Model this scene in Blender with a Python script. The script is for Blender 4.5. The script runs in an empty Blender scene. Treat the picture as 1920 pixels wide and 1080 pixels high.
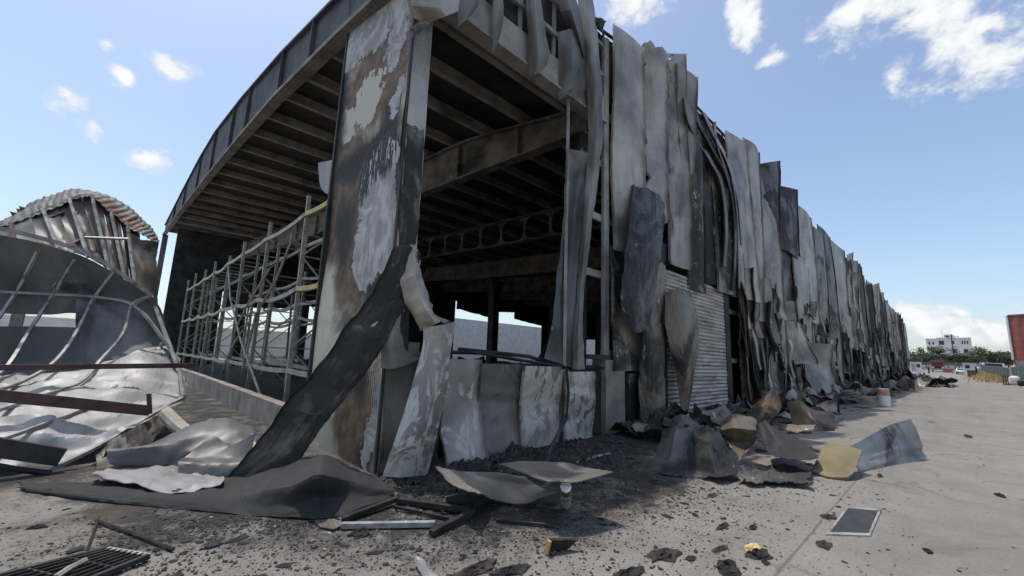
import bpy, math, random
import numpy as np
from mathutils import Vector, Matrix

# ------------------------------------------------------------------ camera (two-vanishing-point survey of the site)
# world axes: +X runs along the long panelled wall, +Y along the open gable side, origin = foot of the corner pier
sc = bpy.context.scene
FOC = 777.77
CAM = np.array([-2.357, -4.530, 1.35])
R = np.array([[0.71710575, -0.14043687, -0.6826689],
              [-0.69595435, -0.09157294, -0.71222323],
              [0.0375084, 0.98584577, -0.16340513]])
cd = bpy.data.cameras.new('camera')
cam = bpy.data.objects.new('camera', cd)
sc.collection.objects.link(cam)
M = Matrix([list(R[0]) + [CAM[0]], list(R[1]) + [CAM[1]], list(R[2]) + [CAM[2]], [0, 0, 0, 1]])
cam.matrix_world = M
cd.sensor_width = 36.0
cd.lens = FOC / 1920 * 36.0
cd.clip_start = 0.05
cd.clip_end = 6000
sc.camera = cam


def ray(px, py):
    return R @ np.array([(px - 960) / FOC, -(py - 540) / FOC, -1.0])


def on(px, py, ax, val):
    r = ray(px, py)
    return CAM + r * ((val - CAM[ax]) / r[ax])


def gx(px, py, x): return on(px, py, 0, x)
def gy(px, py, y): return on(px, py, 1, y)
def gz(px, py, z=0.0): return on(px, py, 2, z)


def dist(px, py, d):
    r = ray(px, py)
    return CAM + r / np.linalg.norm(r) * d


def dep(px, py, zc): return CAM + ray(px, py) * zc


# ------------------------------------------------------------------ node helper
class G:
    def __init__(s, nt):
        s.nt = nt
        nt.nodes.clear()

    def n(s, t, ins=None, **props):
        nd = s.nt.nodes.new(t)
        for k, v in props.items():
            setattr(nd, k, v)
        for k, v in (ins or {}).items():
            sock = nd.inputs[k]
            if isinstance(v, bpy.types.NodeSocket):
                s.nt.links.new(v, sock)
            else:
                sock.default_value = v
        return nd

    def m(s, op, a, b=0.0, c=0.0, clamp=False):
        nd = s.n('ShaderNodeMath', {0: a, 1: b, 2: c}, operation=op)
        nd.use_clamp = clamp
        return nd.outputs[0]

    def v(s, op, a, b=(0, 0, 0), c=None):
        ins = {0: a, 1: b}
        nd = s.n('ShaderNodeVectorMath', ins, operation=op)
        return nd.outputs[0]

    def mix(s, f, a, b, mode='MIX'):
        nd = s.n('ShaderNodeMix', data_type='RGBA', blend_type=mode)
        for i, x in ((0, f), (6, a), (7, b)):
            if isinstance(x, bpy.types.NodeSocket):
                s.nt.links.new(x, nd.inputs[i])
            else:
                nd.inputs[i].default_value = (x + (1,) if isinstance(x, tuple) and len(x) == 3 else x)
        return nd.outputs[2]

    def noise(s, vec, scale, detail=4, rough=0.55, dist=0.0):
        return s.n('ShaderNodeTexNoise', {'Vector': vec, 'Scale': scale, 'Detail': detail, 'Roughness': rough, 'Distortion': dist}).outputs[0]

    def step(s, x, lo, hi):
        nd = s.n('ShaderNodeMapRange', {0: x, 1: lo, 2: hi, 3: 0.0, 4: 1.0}, interpolation_type='SMOOTHSTEP')
        return nd.outputs[0]

    def sep(s, v):
        return s.n('ShaderNodeSeparateXYZ', {0: v}).outputs

    def comb(s, x, y, z=0.0):
        return s.n('ShaderNodeCombineXYZ', {0: x, 1: y, 2: z}).outputs[0]

    def bump(s, h, strength=0.3, d=0.02):
        return s.n('ShaderNodeBump', {'Height': h, 'Strength': strength, 'Distance': d}).outputs[0]

    def blobs(s, x, y, bl):
        """highest of soft ellipses: 1 at a centre, 0 on its rim, negative outside"""
        out = None
        for (cx, cy, rx, ry) in bl:
            a = s.m('DIVIDE', s.m('SUBTRACT', x, float(cx)), float(rx))
            b = s.m('DIVIDE', s.m('SUBTRACT', y, float(cy)), float(ry))
            d = s.m('SUBTRACT', 1.0, s.m('SQRT', s.m('ADD', s.m('MULTIPLY', a, a), s.m('MULTIPLY', b, b))))
            out = d if out is None else s.m('MAXIMUM', out, d)
        return out


# ------------------------------------------------------------------ sky, sun, exposure
SUN_EL, SUN_H = math.radians(74), np.array([-0.22, 0.97])
SUN_H = SUN_H / np.linalg.norm(SUN_H)
sundir = np.array([SUN_H[0] * math.cos(SUN_EL), SUN_H[1] * math.cos(SUN_EL), math.sin(SUN_EL)])
w = bpy.data.worlds.new('World')
sc.world = w
w.use_nodes = True
g = G(w.node_tree)
sky = g.n('ShaderNodeTexSky', sky_type='NISHITA', sun_disc=False, sun_elevation=SUN_EL,
          sun_rotation=math.atan2(SUN_H[0], SUN_H[1]), air_density=1.0, dust_density=3.2, ozone_density=1.0, altitude=600)
gen = g.n('ShaderNodeTexCoord').outputs['Generated']
dx, dy, dz = g.sep(gen)
warp = g.n('ShaderNodeTexNoise', {'Vector': gen, 'Scale': 9.0, 'Detail': 3.0})
wv = g.v('SCALE', g.v('SUBTRACT', warp.outputs[1], (0.5, 0.5, 0.5)))
wv.node.inputs['Scale'].default_value = 0.06
pv = g.v('ADD', gen, wv)
fb = g.noise(g.v('MULTIPLY', pv, (1, 1, 1.5)), 11.0, 9, 0.6)
fine = g.noise(g.v('MULTIPLY', pv, (1, 1, 1.3)), 34.0, 6, 0.6)


def cloud(px, py, rpx):
    d = ray(px, py)
    d = d / np.linalg.norm(d)
    e = ray(px + rpx, py)
    e = e / np.linalg.norm(e)
    return d, float(np.linalg.norm(d - e))


CL = [(1650, 10, 110), (1730, 40, 130), (1810, 60, 130), (1890, 100, 110), (1590, 25, 70), (1185, 15, 46), (1410, 45, 36), (1400, 10, 36), (1455, 110, 24), (1680, 138, 30),
      (135, 205, 38), (165, 235, 30), (285, 298, 34), (320, 128, 28), (232, 150, 24), (212, 85, 18), (1700, 592, 40), (1735, 602, 56), (1790, 582, 24), (1800, 618, 60), (1870, 606, 70), (1930, 615, 70)]
bias = None
for (px, py, rp) in CL:
    d, r = cloud(px, py, rp)
    q = g.v('SUBTRACT', pv, tuple(float(t) for t in d))
    ln = g.n('ShaderNodeVectorMath', {0: g.v('MULTIPLY', q, (1, 1, 1.35))}, operation='LENGTH').outputs['Value']
    b = g.m('SUBTRACT', 1.0, g.m('DIVIDE', ln, r * 1.25))
    bias = b if bias is None else g.m('MAXIMUM', bias, b)
bias = g.m('MULTIPLY', g.m('MAXIMUM', bias, -1.0), 0.30)
cov = g.m('ADD', g.m('ADD', fb, bias), g.m('MULTIPLY', g.m('SUBTRACT', fine, 0.5), 0.45))
cm = g.step(cov, 0.50, 0.74)
shade = g.step(g.m('ADD', cov, g.m('MULTIPLY', dz, 0.0)), 0.52, 0.95)
# low, hazy band of cloud all round the horizon
band = g.m('MULTIPLY', g.step(dz, 0.10, 0.02), g.step(g.noise(g.v('MULTIPLY', gen, (1, 1, 4)), 5.0, 5), 0.30, 0.60))
cm = g.m('MAXIMUM', cm, g.m('MULTIPLY', band, 0.55))
ccol = g.mix(shade, (3.9, 4.0, 4.25), (5.6, 5.5, 5.4))
hz = g.step(dz, 0.55, -0.02)
skyc = g.mix(g.m('ADD', 0.03, g.m('MULTIPLY', hz, 0.10)), sky.outputs[0], (4.6, 4.75, 5.0))
skyc = g.mix(g.m('MULTIPLY', cm, 0.92), skyc, ccol)
skyc = g.mix(1.0, skyc, (0.985, 1.01, 1.0), 'MULTIPLY')
bg = g.n('ShaderNodeBackground', {0: skyc, 1: 0.15})
g.n('ShaderNodeOutputWorld', {0: bg.outputs[0]})

sl = bpy.data.lights.new('sun', 'SUN')
sl.energy = 2.3
sl.angle = math.radians(0.6)
sl.color = (1.0, 0.955, 0.89)
so = bpy.data.objects.new('sun', sl)
sc.collection.objects.link(so)
so.rotation_euler = Vector(sundir).to_track_quat('Z', 'Y').to_euler()
so.location = (0, 0, 40)

sc.view_settings.view_transform = 'Standard'
sc.view_settings.look = 'None'
sc.view_settings.exposure = 0.42
sc.view_settings.gamma = 1.0
sc.render.engine = 'CYCLES'
sc.cycles.use_denoising = True
sc.cycles.use_adaptive_sampling = True
sc.cycles.adaptive_threshold = 0.04
sc.cycles.max_bounces = 5
sc.cycles.diffuse_bounces = 3

# ------------------------------------------------------------------ mesh helpers
COL = sc.collection
rng = np.random.default_rng(7)
random.seed(7)


def thing(name, label, cat, loc, group=None):
    o = bpy.data.objects.new(name, None)
    COL.objects.link(o)
    o.location = [float(t) for t in loc]
    o['label'] = label
    o['category'] = cat
    if group:
        o['group'] = group
    o.empty_display_size = 0.2
    return o


def tag(o, label, cat, group=None):
    o['label'] = label
    o['category'] = cat
    if group:
        o['group'] = group
    return o


def wloc(o):
    p = np.array(o.location)
    while o.parent:
        o = o.parent
        p = p + np.array(o.location)
    return p


def mk(name, V, F, mat, parent=None, uv=None, smooth=False, color=None):
    """one mesh object from WORLD coordinates; its origin goes to the foot of its bounding box"""
    V = np.asarray(V, float)
    lo, hi = V.min(0), V.max(0)
    org = np.array([(lo[0] + hi[0]) / 2, (lo[1] + hi[1]) / 2, lo[2]])
    me = bpy.data.meshes.new(name)
    me.from_pydata((V - org).tolist(), [], [tuple(int(i) for i in f) for f in F])
    if uv is not None:
        l = me.uv_layers.new(name='UVMap')
        idx = np.empty(len(me.loops), int)
        me.loops.foreach_get('vertex_index', idx)
        l.data.foreach_set('uv', np.asarray(uv, float)[idx].ravel())
    if smooth:
        me.polygons.foreach_set('use_smooth', np.ones(len(me.polygons), bool))
    me.materials.append(mat)
    o = bpy.data.objects.new(name, me)
    COL.objects.link(o)
    if parent is not None:
        o.parent = parent
        o.location = [float(t) for t in (org - wloc(parent))]
    else:
        o.location = [float(t) for t in org]
    if color is not None:
        o.color = color
    return o


class MB:
    def __init__(s):
        s.V, s.F, s.U = [], [], []

    def add(s, V, F, U=None):
        b = len(s.V)
        s.V += [tuple(map(float, v)) for v in V]
        s.F += [tuple(i + b for i in f) for f in F]
        s.U += [(float(v[0]) + float(v[1]) * 0.7, float(v[2])) for v in V] if U is None else list(U)
        return s

    def box(s, lo, hi):
        (a, b, c), (d, e, f) = lo, hi
        return s.add([(a, b, c), (d, b, c), (d, e, c), (a, e, c), (a, b, f), (d, b, f), (d, e, f), (a, e, f)],
                     [(3, 2, 1, 0), (4, 5, 6, 7), (0, 1, 5, 4), (1, 2, 6, 5), (2, 3, 7, 6), (3, 0, 4, 7)])

    def tube(s, pts, r, n=6, up=(0, 0, 1), sy=1.0, cap=True, rot=0.0):
        pts = [np.asarray(p, float) for p in pts]
        rings = []
        rr = r if hasattr(r, '__len__') else [r] * len(pts)
        for i, p in enumerate(pts):
            t = pts[min(i + 1, len(pts) - 1)] - pts[max(i - 1, 0)]
            t = t / (np.linalg.norm(t) + 1e-9)
            u = np.asarray(up, float)
            if abs(t @ u) > 0.97:
                u = np.array([1.0, 0, 0])
            a = np.cross(t, u)
            a /= np.linalg.norm(a)
            b = np.cross(a, t)
            rings.append([p + rr[i] * (math.cos(2 * math.pi * k / n + rot) * a + sy * math.sin(2 * math.pi * k / n + rot) * b) for k in range(n)])
        V = [v for rg in rings for v in rg]
        F = []
        for i in range(len(pts) - 1):
            for k in range(n):
                k2 = (k + 1) % n
                F.append((i * n + k, i * n + k2, (i + 1) * n + k2, (i + 1) * n + k))
        if cap:
            F.append(tuple(range(n - 1, -1, -1)))
            F.append(tuple((len(pts) - 1) * n + k for k in range(n)))
        return s.add(V, F)

    def bar(s, p, q, w_, h_, up=(0, 0, 1)):
        """rectangular bar, w_ across and h_ along `up`"""
        p, q, u = np.asarray(p, float), np.asarray(q, float), np.asarray(up, float)
        t = (q - p) / np.linalg.norm(q - p)
        if abs(t @ u) > 0.97:
            u = np.array([0, 1.0, 0])
        a = np.cross(t, u)
        a /= np.linalg.norm(a)
        b = np.cross(a, t)
        V = [x + sa * a * w_ / 2 + sb * b * h_ / 2 for x in (p, q) for sa, sb in ((-1, -1), (1, -1), (1, 1), (-1, 1))]
        return s.add(V, [(0, 1, 2, 3), (7, 6, 5, 4), (0, 4, 5, 1), (1, 5, 6, 2), (2, 6, 7, 3), (3, 7, 4, 0)])

    def build(s, name, mat, parent=None, color=None, smooth=False):
        return mk(name, s.V, s.F, mat, parent, s.U, smooth, color)


def waves(P, seed, scale, n=9):
    r = np.random.default_rng(seed)
    k = r.normal(size=(n, 3))
    k /= np.linalg.norm(k, axis=1)[:, None]
    k *= (2 * math.pi / scale * r.uniform(0.55, 1.7, n))[:, None]
    return np.sin(P @ k.T + r.uniform(0, 6.28, n)).sum(-1) / math.sqrt(n / 2) * 0.7


def creases(P, seed, scale, n=5):
    """sharp folds: warped triangle waves"""
    r = np.random.default_rng(seed)
    Q = P + np.stack([waves(P, seed + 90 + k, scale * 2.2, 5) for k in range(3)], -1) * scale * 0.22
    out = 0
    for _ in range(n):
        k = r.normal(size=3)
        k /= np.linalg.norm(k)
        t = Q @ k / (scale * r.uniform(0.8, 2.6)) + r.uniform(0, 1)
        tri = np.abs((t % 1.0) * 2 - 1)
        sk = r.uniform(0.55, 0.9)
        tri = np.where(tri < sk, tri / sk, (1 - tri) / (1 - sk))
        out = out + tri * r.uniform(0.4, 1.0)
    return out / n * 2 - 0.7


def crs(t, n):
    t = np.clip(t, 0, 1) * (n - 1)
    i = np.clip(np.floor(t).astype(int), 0, n - 2)
    f = t - i
    w4 = [-0.5 * f + f ** 2 - 0.5 * f ** 3, 1 - 2.5 * f ** 2 + 1.5 * f ** 3, 0.5 * f + 2 * f ** 2 - 1.5 * f ** 3, -0.5 * f ** 2 + 0.5 * f ** 3]
    return i, w4


def ceval(ctrl, U, V):
    """Catmull-Rom surface; ctrl[row(v)][col(u)]; ends extrapolated"""
    c = np.asarray(ctrl, float)
    c = np.concatenate([2 * c[:1] - c[1:2], c, 2 * c[-1:] - c[-2:-1]], 0)
    c = np.concatenate([2 * c[:, :1] - c[:, 1:2], c, 2 * c[:, -1:] - c[:, -2:-1]], 1)
    iv, wv_ = crs(V, c.shape[0] - 2)
    iu, wu_ = crs(U, c.shape[1] - 2)
    out = 0
    for a in range(4):
        for b in range(4):
            out = out + (wv_[a] * wu_[b])[..., None] * c[iv + a, iu + b]
    return out


def leval(ctrl, U, V):
    c = np.asarray(ctrl, float)
    tv, tu = np.clip(V, 0, 1) * (c.shape[0] - 1), np.clip(U, 0, 1) * (c.shape[1] - 1)
    iv, iu = np.minimum(tv.astype(int), c.shape[0] - 2), np.minimum(tu.astype(int), c.shape[1] - 2)
    fv, fu = (tv - iv)[..., None], (tu - iu)[..., None]
    return (c[iv, iu] * (1 - fu) + c[iv, iu + 1] * fu) * (1 - fv) + (c[iv + 1, iu] * (1 - fu) + c[iv + 1, iu + 1] * fu) * fv


def sheet(name, ctrl, mat, parent=None, res=0.07, th=0.008, crumple=0.015, cscale=0.5, seed=1, color=(1, .3, .2, .3), ragged=0.0, maxn=70, lip=0.0, fold=0.0, rib=None, lin=0.0, buckle=0):
    c = np.asarray(ctrl, float)
    Lv = np.linalg.norm(np.diff(c, axis=0), axis=2).sum(0).max()
    Lu = np.linalg.norm(np.diff(c, axis=1), axis=2).sum(1).max()
    nv = int(min(maxn, max(4, Lv / res)))
    nu = int(min(maxn, max(4, Lu / res)))
    u, v = np.meshgrid(np.linspace(0, 1, nu + 1), np.linspace(0, 1, nv + 1))
    r = np.random.default_rng(seed)
    if ragged:
        def edge(n_, amp):
            e = np.abs(np.interp(np.linspace(0, 1, n_), np.linspace(0, 1, max(4, n_ // 3)), r.normal(size=max(4, n_ // 3))))
            e += 0.35 * np.abs(r.normal(size=n_))
            return e * amp
        a, b = edge(nu + 1, ragged / Lv), edge(nu + 1, ragged / Lv)
        v = a[None, :] + v * (1 - a - b)[None, :]
        a, b = edge(nv + 1, ragged / Lu), edge(nv + 1, ragged / Lu)
        u = a[:, None] + u * (1 - a - b)[:, None]
    P = ceval(c, u, v)
    if lin:
        P = P * (1 - lin) + leval(c, u, v) * lin

    def nrm(P):
        n = np.cross(np.gradient(P, axis=1), np.gradient(P, axis=0))
        return n / (np.linalg.norm(n, axis=2)[..., None] + 1e-9)
    N = nrm(P)
    if crumple:
        Q = P.reshape(-1, 3)
        h = 0.30 * waves(Q, seed, cscale * 2.4) + 1.15 * creases(Q, seed + 11, cscale) + 0.35 * creases(Q, seed + 23, cscale * 0.4, 3)
        P = P + N * (h * crumple).reshape(P.shape[:2])[..., None]
    for _ in range(buckle):
        v0, a_, wq, sl_ = r.uniform(.05, .95), r.choice([-1, 1]) * r.uniform(.015, .04), r.uniform(.03, .09), r.normal(0, .12)
        e = np.abs((v - v0) * Lv + (u - .5) * Lu * sl_) / wq
        P = P + N * (a_ * np.exp(-e) * np.clip(1.2 - np.abs(u - r.random()) * r.uniform(0, 1.6), 0, 1))[..., None]
    if fold:
        h = np.abs(waves(np.stack([u * Lu, v * Lv, 0 * u], -1).reshape(-1, 3), seed + 5, 0.8, 4)).reshape(u.shape)
        P = P + N * (h * fold)[..., None]
    if rib:
        pitch, dep_, ax = rib
        t = (u * Lu if ax == 'u' else v * Lv) / pitch
        P = P + N * (np.clip(np.sin(t * 2 * math.pi) * 1.6, -1, 1) * dep_)[..., None]
    N = nrm(P)
    if lip:
        P = np.concatenate([P[:, :1] - N[:, :1] * lip, P, P[:, -1:] - N[:, -1:] * lip], 1)
        N = np.concatenate([N[:, :1], N, N[:, -1:]], 1)
        u = np.concatenate([u[:, :1], u, u[:, -1:]], 1)
        v = np.concatenate([v[:, :1], v, v[:, -1:]], 1)
    A, B = P + N * th / 2, P - N * th / 2
    h_, w_ = P.shape[:2]
    V = np.concatenate([A.reshape(-1, 3), B.reshape(-1, 3)])
    k = h_ * w_
    i = (np.arange(h_ - 1)[:, None] * w_ + np.arange(w_ - 1)[None, :]).ravel()
    top = np.stack([i, i + 1, i + w_ + 1, i + w_], 1)
    bot = top[:, ::-1] + k
    F = [*top.tolist(), *bot.tolist()]
    rim = list(range(w_)) + [r_ * w_ + w_ - 1 for r_ in range(1, h_)] + [(h_ - 1) * w_ + c_ for c_ in range(w_ - 2, -1, -1)] + [r_ * w_ for r_ in range(h_ - 2, 0, -1)]
    for a, b in zip(rim, rim[1:] + rim[:1]):
        F.append((b, a, a + k, b + k))
    uv = np.stack([u * Lu, v * Lv], -1).reshape(-1, 2)
    o = mk(name, V, F, mat, parent, np.concatenate([uv, uv]), True, color)
    try:
        o.data.set_sharp_from_angle(angle=math.radians(24))
    except Exception:
        pass
    return o


# ------------------------------------------------------------------ materials
def mat(name):
    m = bpy.data.materials.new(name)
    m.use_nodes = True
    return m, G(m.node_tree)


def finish(g, col, rough=0.7, bump=None, metal=0.0, **kw):
    ins = {'Base Color': col if isinstance(col, bpy.types.NodeSocket) else tuple(col) + (1,), 'Roughness': rough, 'Metallic': metal}
    if bump is not None:
        ins['Normal'] = bump
    ins.update(kw)
    b = g.n('ShaderNodeBsdfPrincipled', ins)
    g.n('ShaderNodeOutputMaterial', {0: b.outputs[0]})


def plain(name, col, rough=0.6, metal=0.0, var=0.25, scale=6.0, dirt=0.0, **kw):
    m, g = mat(name)
    co = g.n('ShaderNodeTexCoord').outputs['Object']
    n = g.noise(co, scale, 5)
    c = g.mix(g.step(n, 0.3, 0.7), tuple(x * (1 - var) for x in col), tuple(min(1, x * (1 + var)) for x in col))
    if dirt:
        d = g.step(g.noise(co, scale * 0.4, 6, 0.65), 0.62 - dirt * 0.3, 0.75)
        c = g.mix(g.m('MULTIPLY', d, 0.85), c, (0.025, 0.022, 0.02))
    finish(g, c, rough, g.bump(g.noise(co, scale * 5, 4), 0.25, 0.01), metal, **kw)
    return m


def scorched(name, lo=(0.12, 0.108, 0.094), hi=(0.45, 0.402, 0.342), metal=0.22, brown=(0.15, 0.085, 0.045)):
    """burnt sheet metal; object colour = (tone, soot, brown scorch), alpha = pale ash patches"""
    m, g = mat(name)
    oi = g.n('ShaderNodeObjectInfo')
    tone, soot, brn = g.n('ShaderNodeSeparateColor', {0: oi.outputs['Color']}).outputs
    ash = oi.outputs['Alpha']
    uv = g.n('ShaderNodeUVMap').outputs[0]
    off = g.m('MULTIPLY', oi.outputs['Random'], 91.0)
    vec = g.v('ADD', uv, g.comb(off, g.m('MULTIPLY', off, 1.7), off))
    n2 = g.noise(g.v('MULTIPLY', vec, (1.3, 0.8, 1)), 2.6, 6, 0.62)
    st = g.noise(g.v('MULTIPLY', vec, (9, 1.1, 1)), 1.8, 5, 0.62, 0.5)
    fine = g.noise(vec, 18, 4, 0.65)
    f = g.m('ADD', g.m('MULTIPLY', g.noise(vec, 0.8, 3, 0.5, 0.5), 0.72), g.m('ADD', g.m('MULTIPLY', n2, 0.18), g.m('MULTIPLY', fine, 0.10)))
    base = g.mix(g.step(f, 0.28, 0.70), lo, hi)
    base = g.mix(1.0, base, g.n('ShaderNodeCombineColor', {0: tone, 1: tone, 2: tone}).outputs[0], 'MULTIPLY')
    # brown heat scorch, soft rims
    nb = g.m('ADD', g.noise(vec, 0.9, 5, 0.55, 0.8), g.m('MULTIPLY', g.m('SUBTRACT', fine, 0.5), 0.10))
    bf = g.step(nb, g.m('SUBTRACT', 0.80, g.m('MULTIPLY', brn, 0.50)), g.m('SUBTRACT', 0.95, g.m('MULTIPLY', brn, 0.50)))
    tan = g.mix(g.step(g.noise(vec, 2.6, 4), 0.36, 0.62), brown, tuple(min(1, x * 2.3) for x in brown))
    base = g.mix(g.m('MULTIPLY', bf, 0.88), base, tan)
    # soot: soft body with a flaky rim
    ns = g.m('ADD', g.noise(vec, 0.62, 6, 0.62, 0.9), g.m('MULTIPLY', g.m('SUBTRACT', st, 0.5), 0.26))
    ns = g.m('ADD', ns, g.m('MULTIPLY', g.m('SUBTRACT', fine, 0.5), 0.16))
    sf = g.step(ns, g.m('SUBTRACT', 0.76, g.m('MULTIPLY', soot, 0.52)), g.m('SUBTRACT', 0.92, g.m('MULTIPLY', soot, 0.52)))
    base = g.mix(g.m('MULTIPLY', sf, 0.94), base, g.mix(fine, (0.010, 0.010, 0.011), (0.030, 0.029, 0.028)))
    sm = g.step(g.noise(g.v('MULTIPLY', vec, (1.4, 0.5, 1)), 1.1, 6, 0.62, 0.6), 0.50, 0.72)
    base = g.mix(g.m('MULTIPLY', sm, 0.42), base, (0.05, 0.044, 0.038))
    # pale ash / bared zinc with crisp flaked outlines
    na = g.m('ADD', g.noise(g.v('MULTIPLY', vec, (1.5, 0.8, 1)), 2.3, 7, 0.66, 1.6), g.m('MULTIPLY', g.m('SUBTRACT', st, 0.5), 0.14))
    af = g.step(na, g.m('SUBTRACT', 0.78, g.m('MULTIPLY', ash, 0.34)), g.m('SUBTRACT', 0.85, g.m('MULTIPLY', ash, 0.34)))
    base = g.mix(g.m('MULTIPLY', af, g.m('ADD', 0.50, g.m('MULTIPLY', fine, 0.7))), base, (0.56, 0.51, 0.445))
    # thin drip stains
    dr = g.step(st, 0.60, 0.74)
    base = g.mix(g.m('MULTIPLY', dr, 0.16), base, (0.05, 0.045, 0.042))
    rough = g.m('ADD', 0.48, g.m('MULTIPLY', g.m('MAXIMUM', sf, bf), 0.35))
    met = g.m('MULTIPLY', metal, g.m('SUBTRACT', 1.0, sf))
    h = g.m('ADD', g.m('MULTIPLY', fine, 0.5), g.m('MULTIPLY', g.noise(vec, 5, 4), 1.0))
    finish(g, base, rough, g.bump(h, 0.14, 0.02), met)
    return m


M_SC = scorched('scorched_sheet_metal')
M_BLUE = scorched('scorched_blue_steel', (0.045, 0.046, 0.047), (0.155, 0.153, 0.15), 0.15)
M_WHITE = scorched('scorched_white_sheet', (0.32, 0.313, 0.305), (0.54, 0.53, 0.515), 0.0)
M_SILVER = scorched('scorched_silver_sheet', (0.09, 0.088, 0.088), (0.36, 0.35, 0.345), 0.5)
M_TAN = scorched('scorched_tan_sheet', (0.10, 0.075, 0.05), (0.29, 0.22, 0.15), 0.05, (0.13, 0.07, 0.035))


def steel(name, lo, hi, soot=0.5):
    m, g = mat(name)
    po = g.n('ShaderNodeNewGeometry').outputs['Position']
    n = g.noise(po, 1.3, 6, 0.62)
    f = g.noise(po, 11, 4)
    c = g.mix(g.step(g.m('ADD', n, g.m('MULTIPLY', f, 0.2)), 0.42, 0.75), lo, hi)
    s = g.step(g.noise(g.v('MULTIPLY', po, (0.6, 0.6, 1.4)), 0.7, 6, 0.6), 0.66 - 0.3 * soot, 0.8 - 0.25 * soot)
    c = g.mix(g.m('MULTIPLY', s, 0.9), c, (0.012, 0.012, 0.012))
    finish(g, c, 0.75, g.bump(f, 0.3, 0.01), 0.1)
    return m


M_PURLIN = steel('sooty_purlin_steel', (0.20, 0.187, 0.167), (0.40, 0.375, 0.335), 0.12)
M_RAFTER = steel('sooty_rafter_steel', (0.07, 0.062, 0.052), (0.22, 0.195, 0.165), 0.25)
M_FASCIA = steel('fascia_steel', (0.03, 0.033, 0.033), (0.075, 0.08, 0.078), 0.1)
M_FLANGE = steel('flange_steel', (0.10, 0.09, 0.075), (0.24, 0.215, 0.18), 0.2)
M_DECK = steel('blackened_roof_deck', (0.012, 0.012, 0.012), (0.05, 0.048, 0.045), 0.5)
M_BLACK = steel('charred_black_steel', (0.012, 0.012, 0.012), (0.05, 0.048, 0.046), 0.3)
M_CONC = plain('stained_concrete', (0.25, 0.222, 0.188), 0.85, 0, 0.3, 2.5, 0.35)
M_GALV = plain('galvanised_rack_steel', (0.36, 0.325, 0.255), 0.55, 0.0, 0.3, 5, 0.4)
M_YELLOW = plain('yellow_rack_paint', (0.50, 0.36, 0.08), 0.5, 0, 0.25, 5, 0.25)
M_RED = plain('rusty_red_primer', (0.085, 0.043, 0.036), 0.7, 0, 0.4, 5, 0.3)
M_TUBE = plain('grey_purlin_bar', (0.30, 0.29, 0.275), 0.55, 0.2, 0.35, 6, 0.3)
M_CHAR = plain('charcoal', (0.022, 0.020, 0.018), 0.95, 0, 0.6, 9)
M_CHARB = plain('brown_char', (0.035, 0.027, 0.021), 0.95, 0, 0.6, 9)
M_FOAM = plain('yellow_insulation_foam', (0.21, 0.172, 0.09), 0.85, 0, 0.18, 3)
M_CREAMFOAM = plain('cream_foam', (0.62, 0.45, 0.20), 0.9, 0, 0.25, 12)
M_ORANGE = plain('raw_wood_end', (0.55, 0.30, 0.10), 0.8, 0, 0.25, 12)
M_WALLW = plain('cream_render_wall', (0.80, 0.76, 0.69), 0.85, 0, 0.08, 1.0)  # one even cream colour, the wall's own
M_WALLB = plain('blue_grey_wall_panels', (0.76, 0.765, 0.77), 0.7, 0, 0.12, 1.0)
M_VILLA = plain('villa_white_plaster', (0.66, 0.65, 0.63), 0.8, 0, 0.06, 0.4)
M_GLASS = plain('dark_window_glass', (0.03, 0.035, 0.04), 0.15, 0, 0.2, 2)
M_FRED = plain('fire_engine_red', (0.42, 0.03, 0.025), 0.35, 0, 0.1, 2)
M_WPAINT = plain('white_vehicle_paint', (0.70, 0.70, 0.70), 0.35, 0, 0.05, 2)
M_RUB = plain('black_rubber', (0.02, 0.02, 0.02), 0.8, 0, 0.2, 8)
M_CHROME = plain('grey_metal_trim', (0.35, 0.35, 0.36), 0.4, 0.6, 0.1, 8)
M_HALLR = plain('red_cladding', (0.30, 0.085, 0.065), 0.6, 0, 0.15, 1.2, 0.1)
M_FENCE = plain('green_grey_fence_wire', (0.14, 0.18, 0.16), 0.7, 0, 0.15, 3)
M_BARK = plain('bark', (0.10, 0.075, 0.05), 0.9, 0, 0.3, 8)
M_BROWNB = plain('brown_cabinet_board', (0.12, 0.075, 0.05), 0.7, 0, 0.3, 6, 0.2)
M_SACK = plain('white_sack_cloth', (0.66, 0.65, 0.66), 0.9, 0, 0.1, 6)
M_GRASS = plain('dry_grass', (0.46, 0.34, 0.16), 0.9, 0, 0.35, 2)
M_LAMP = plain('blue_beacon', (0.03, 0.08, 0.4), 0.3)


def leafmat(name, a, b):
    m, g = mat(name)
    po = g.n('ShaderNodeNewGeometry').outputs['Position']
    c = g.mix(g.step(g.noise(po, 1.1, 4), 0.35, 0.65), a, b)
    finish(g, c, 0.7)
    return m


M_LEAF = leafmat('dusty_green_leaves', (0.035, 0.055, 0.022), (0.085, 0.11, 0.045))

# ground: pale dusty concrete yard, soot and ash blown out of the burnt hall
m, g = mat('dusty_concrete_yard')
po = g.n('ShaderNodeNewGeometry').outputs['Position']
X_, Y_, Z_ = g.sep(po)
big = g.noise(po, 0.35, 5, 0.6)
mid = g.noise(po, 2.3, 6, 0.65)
fin = g.noise(po, 28, 5, 0.7)
grit = g.noise(po, 52, 4, 0.75)
c = g.mix(g.step(g.m('ADD', g.m('MULTIPLY', big, 0.6), g.m('MULTIPLY', mid, 0.4)), 0.36, 0.64), (0.185, 0.168, 0.147), (0.262, 0.238, 0.210))
c = g.mix(g.m('MULTIPLY', g.step(fin, 0.45, 0.7), 0.42), c, (0.15, 0.135, 0.12))
c = g.mix(g.m('MULTIPLY', g.step(grit, 0.54, 0.72), 0.55), c, (0.10, 0.09, 0.08))
c = g.mix(g.m('MULTIPLY', g.step(grit, 0.47, 0.36), 0.25), c, (0.38, 0.35, 0.315))
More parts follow.
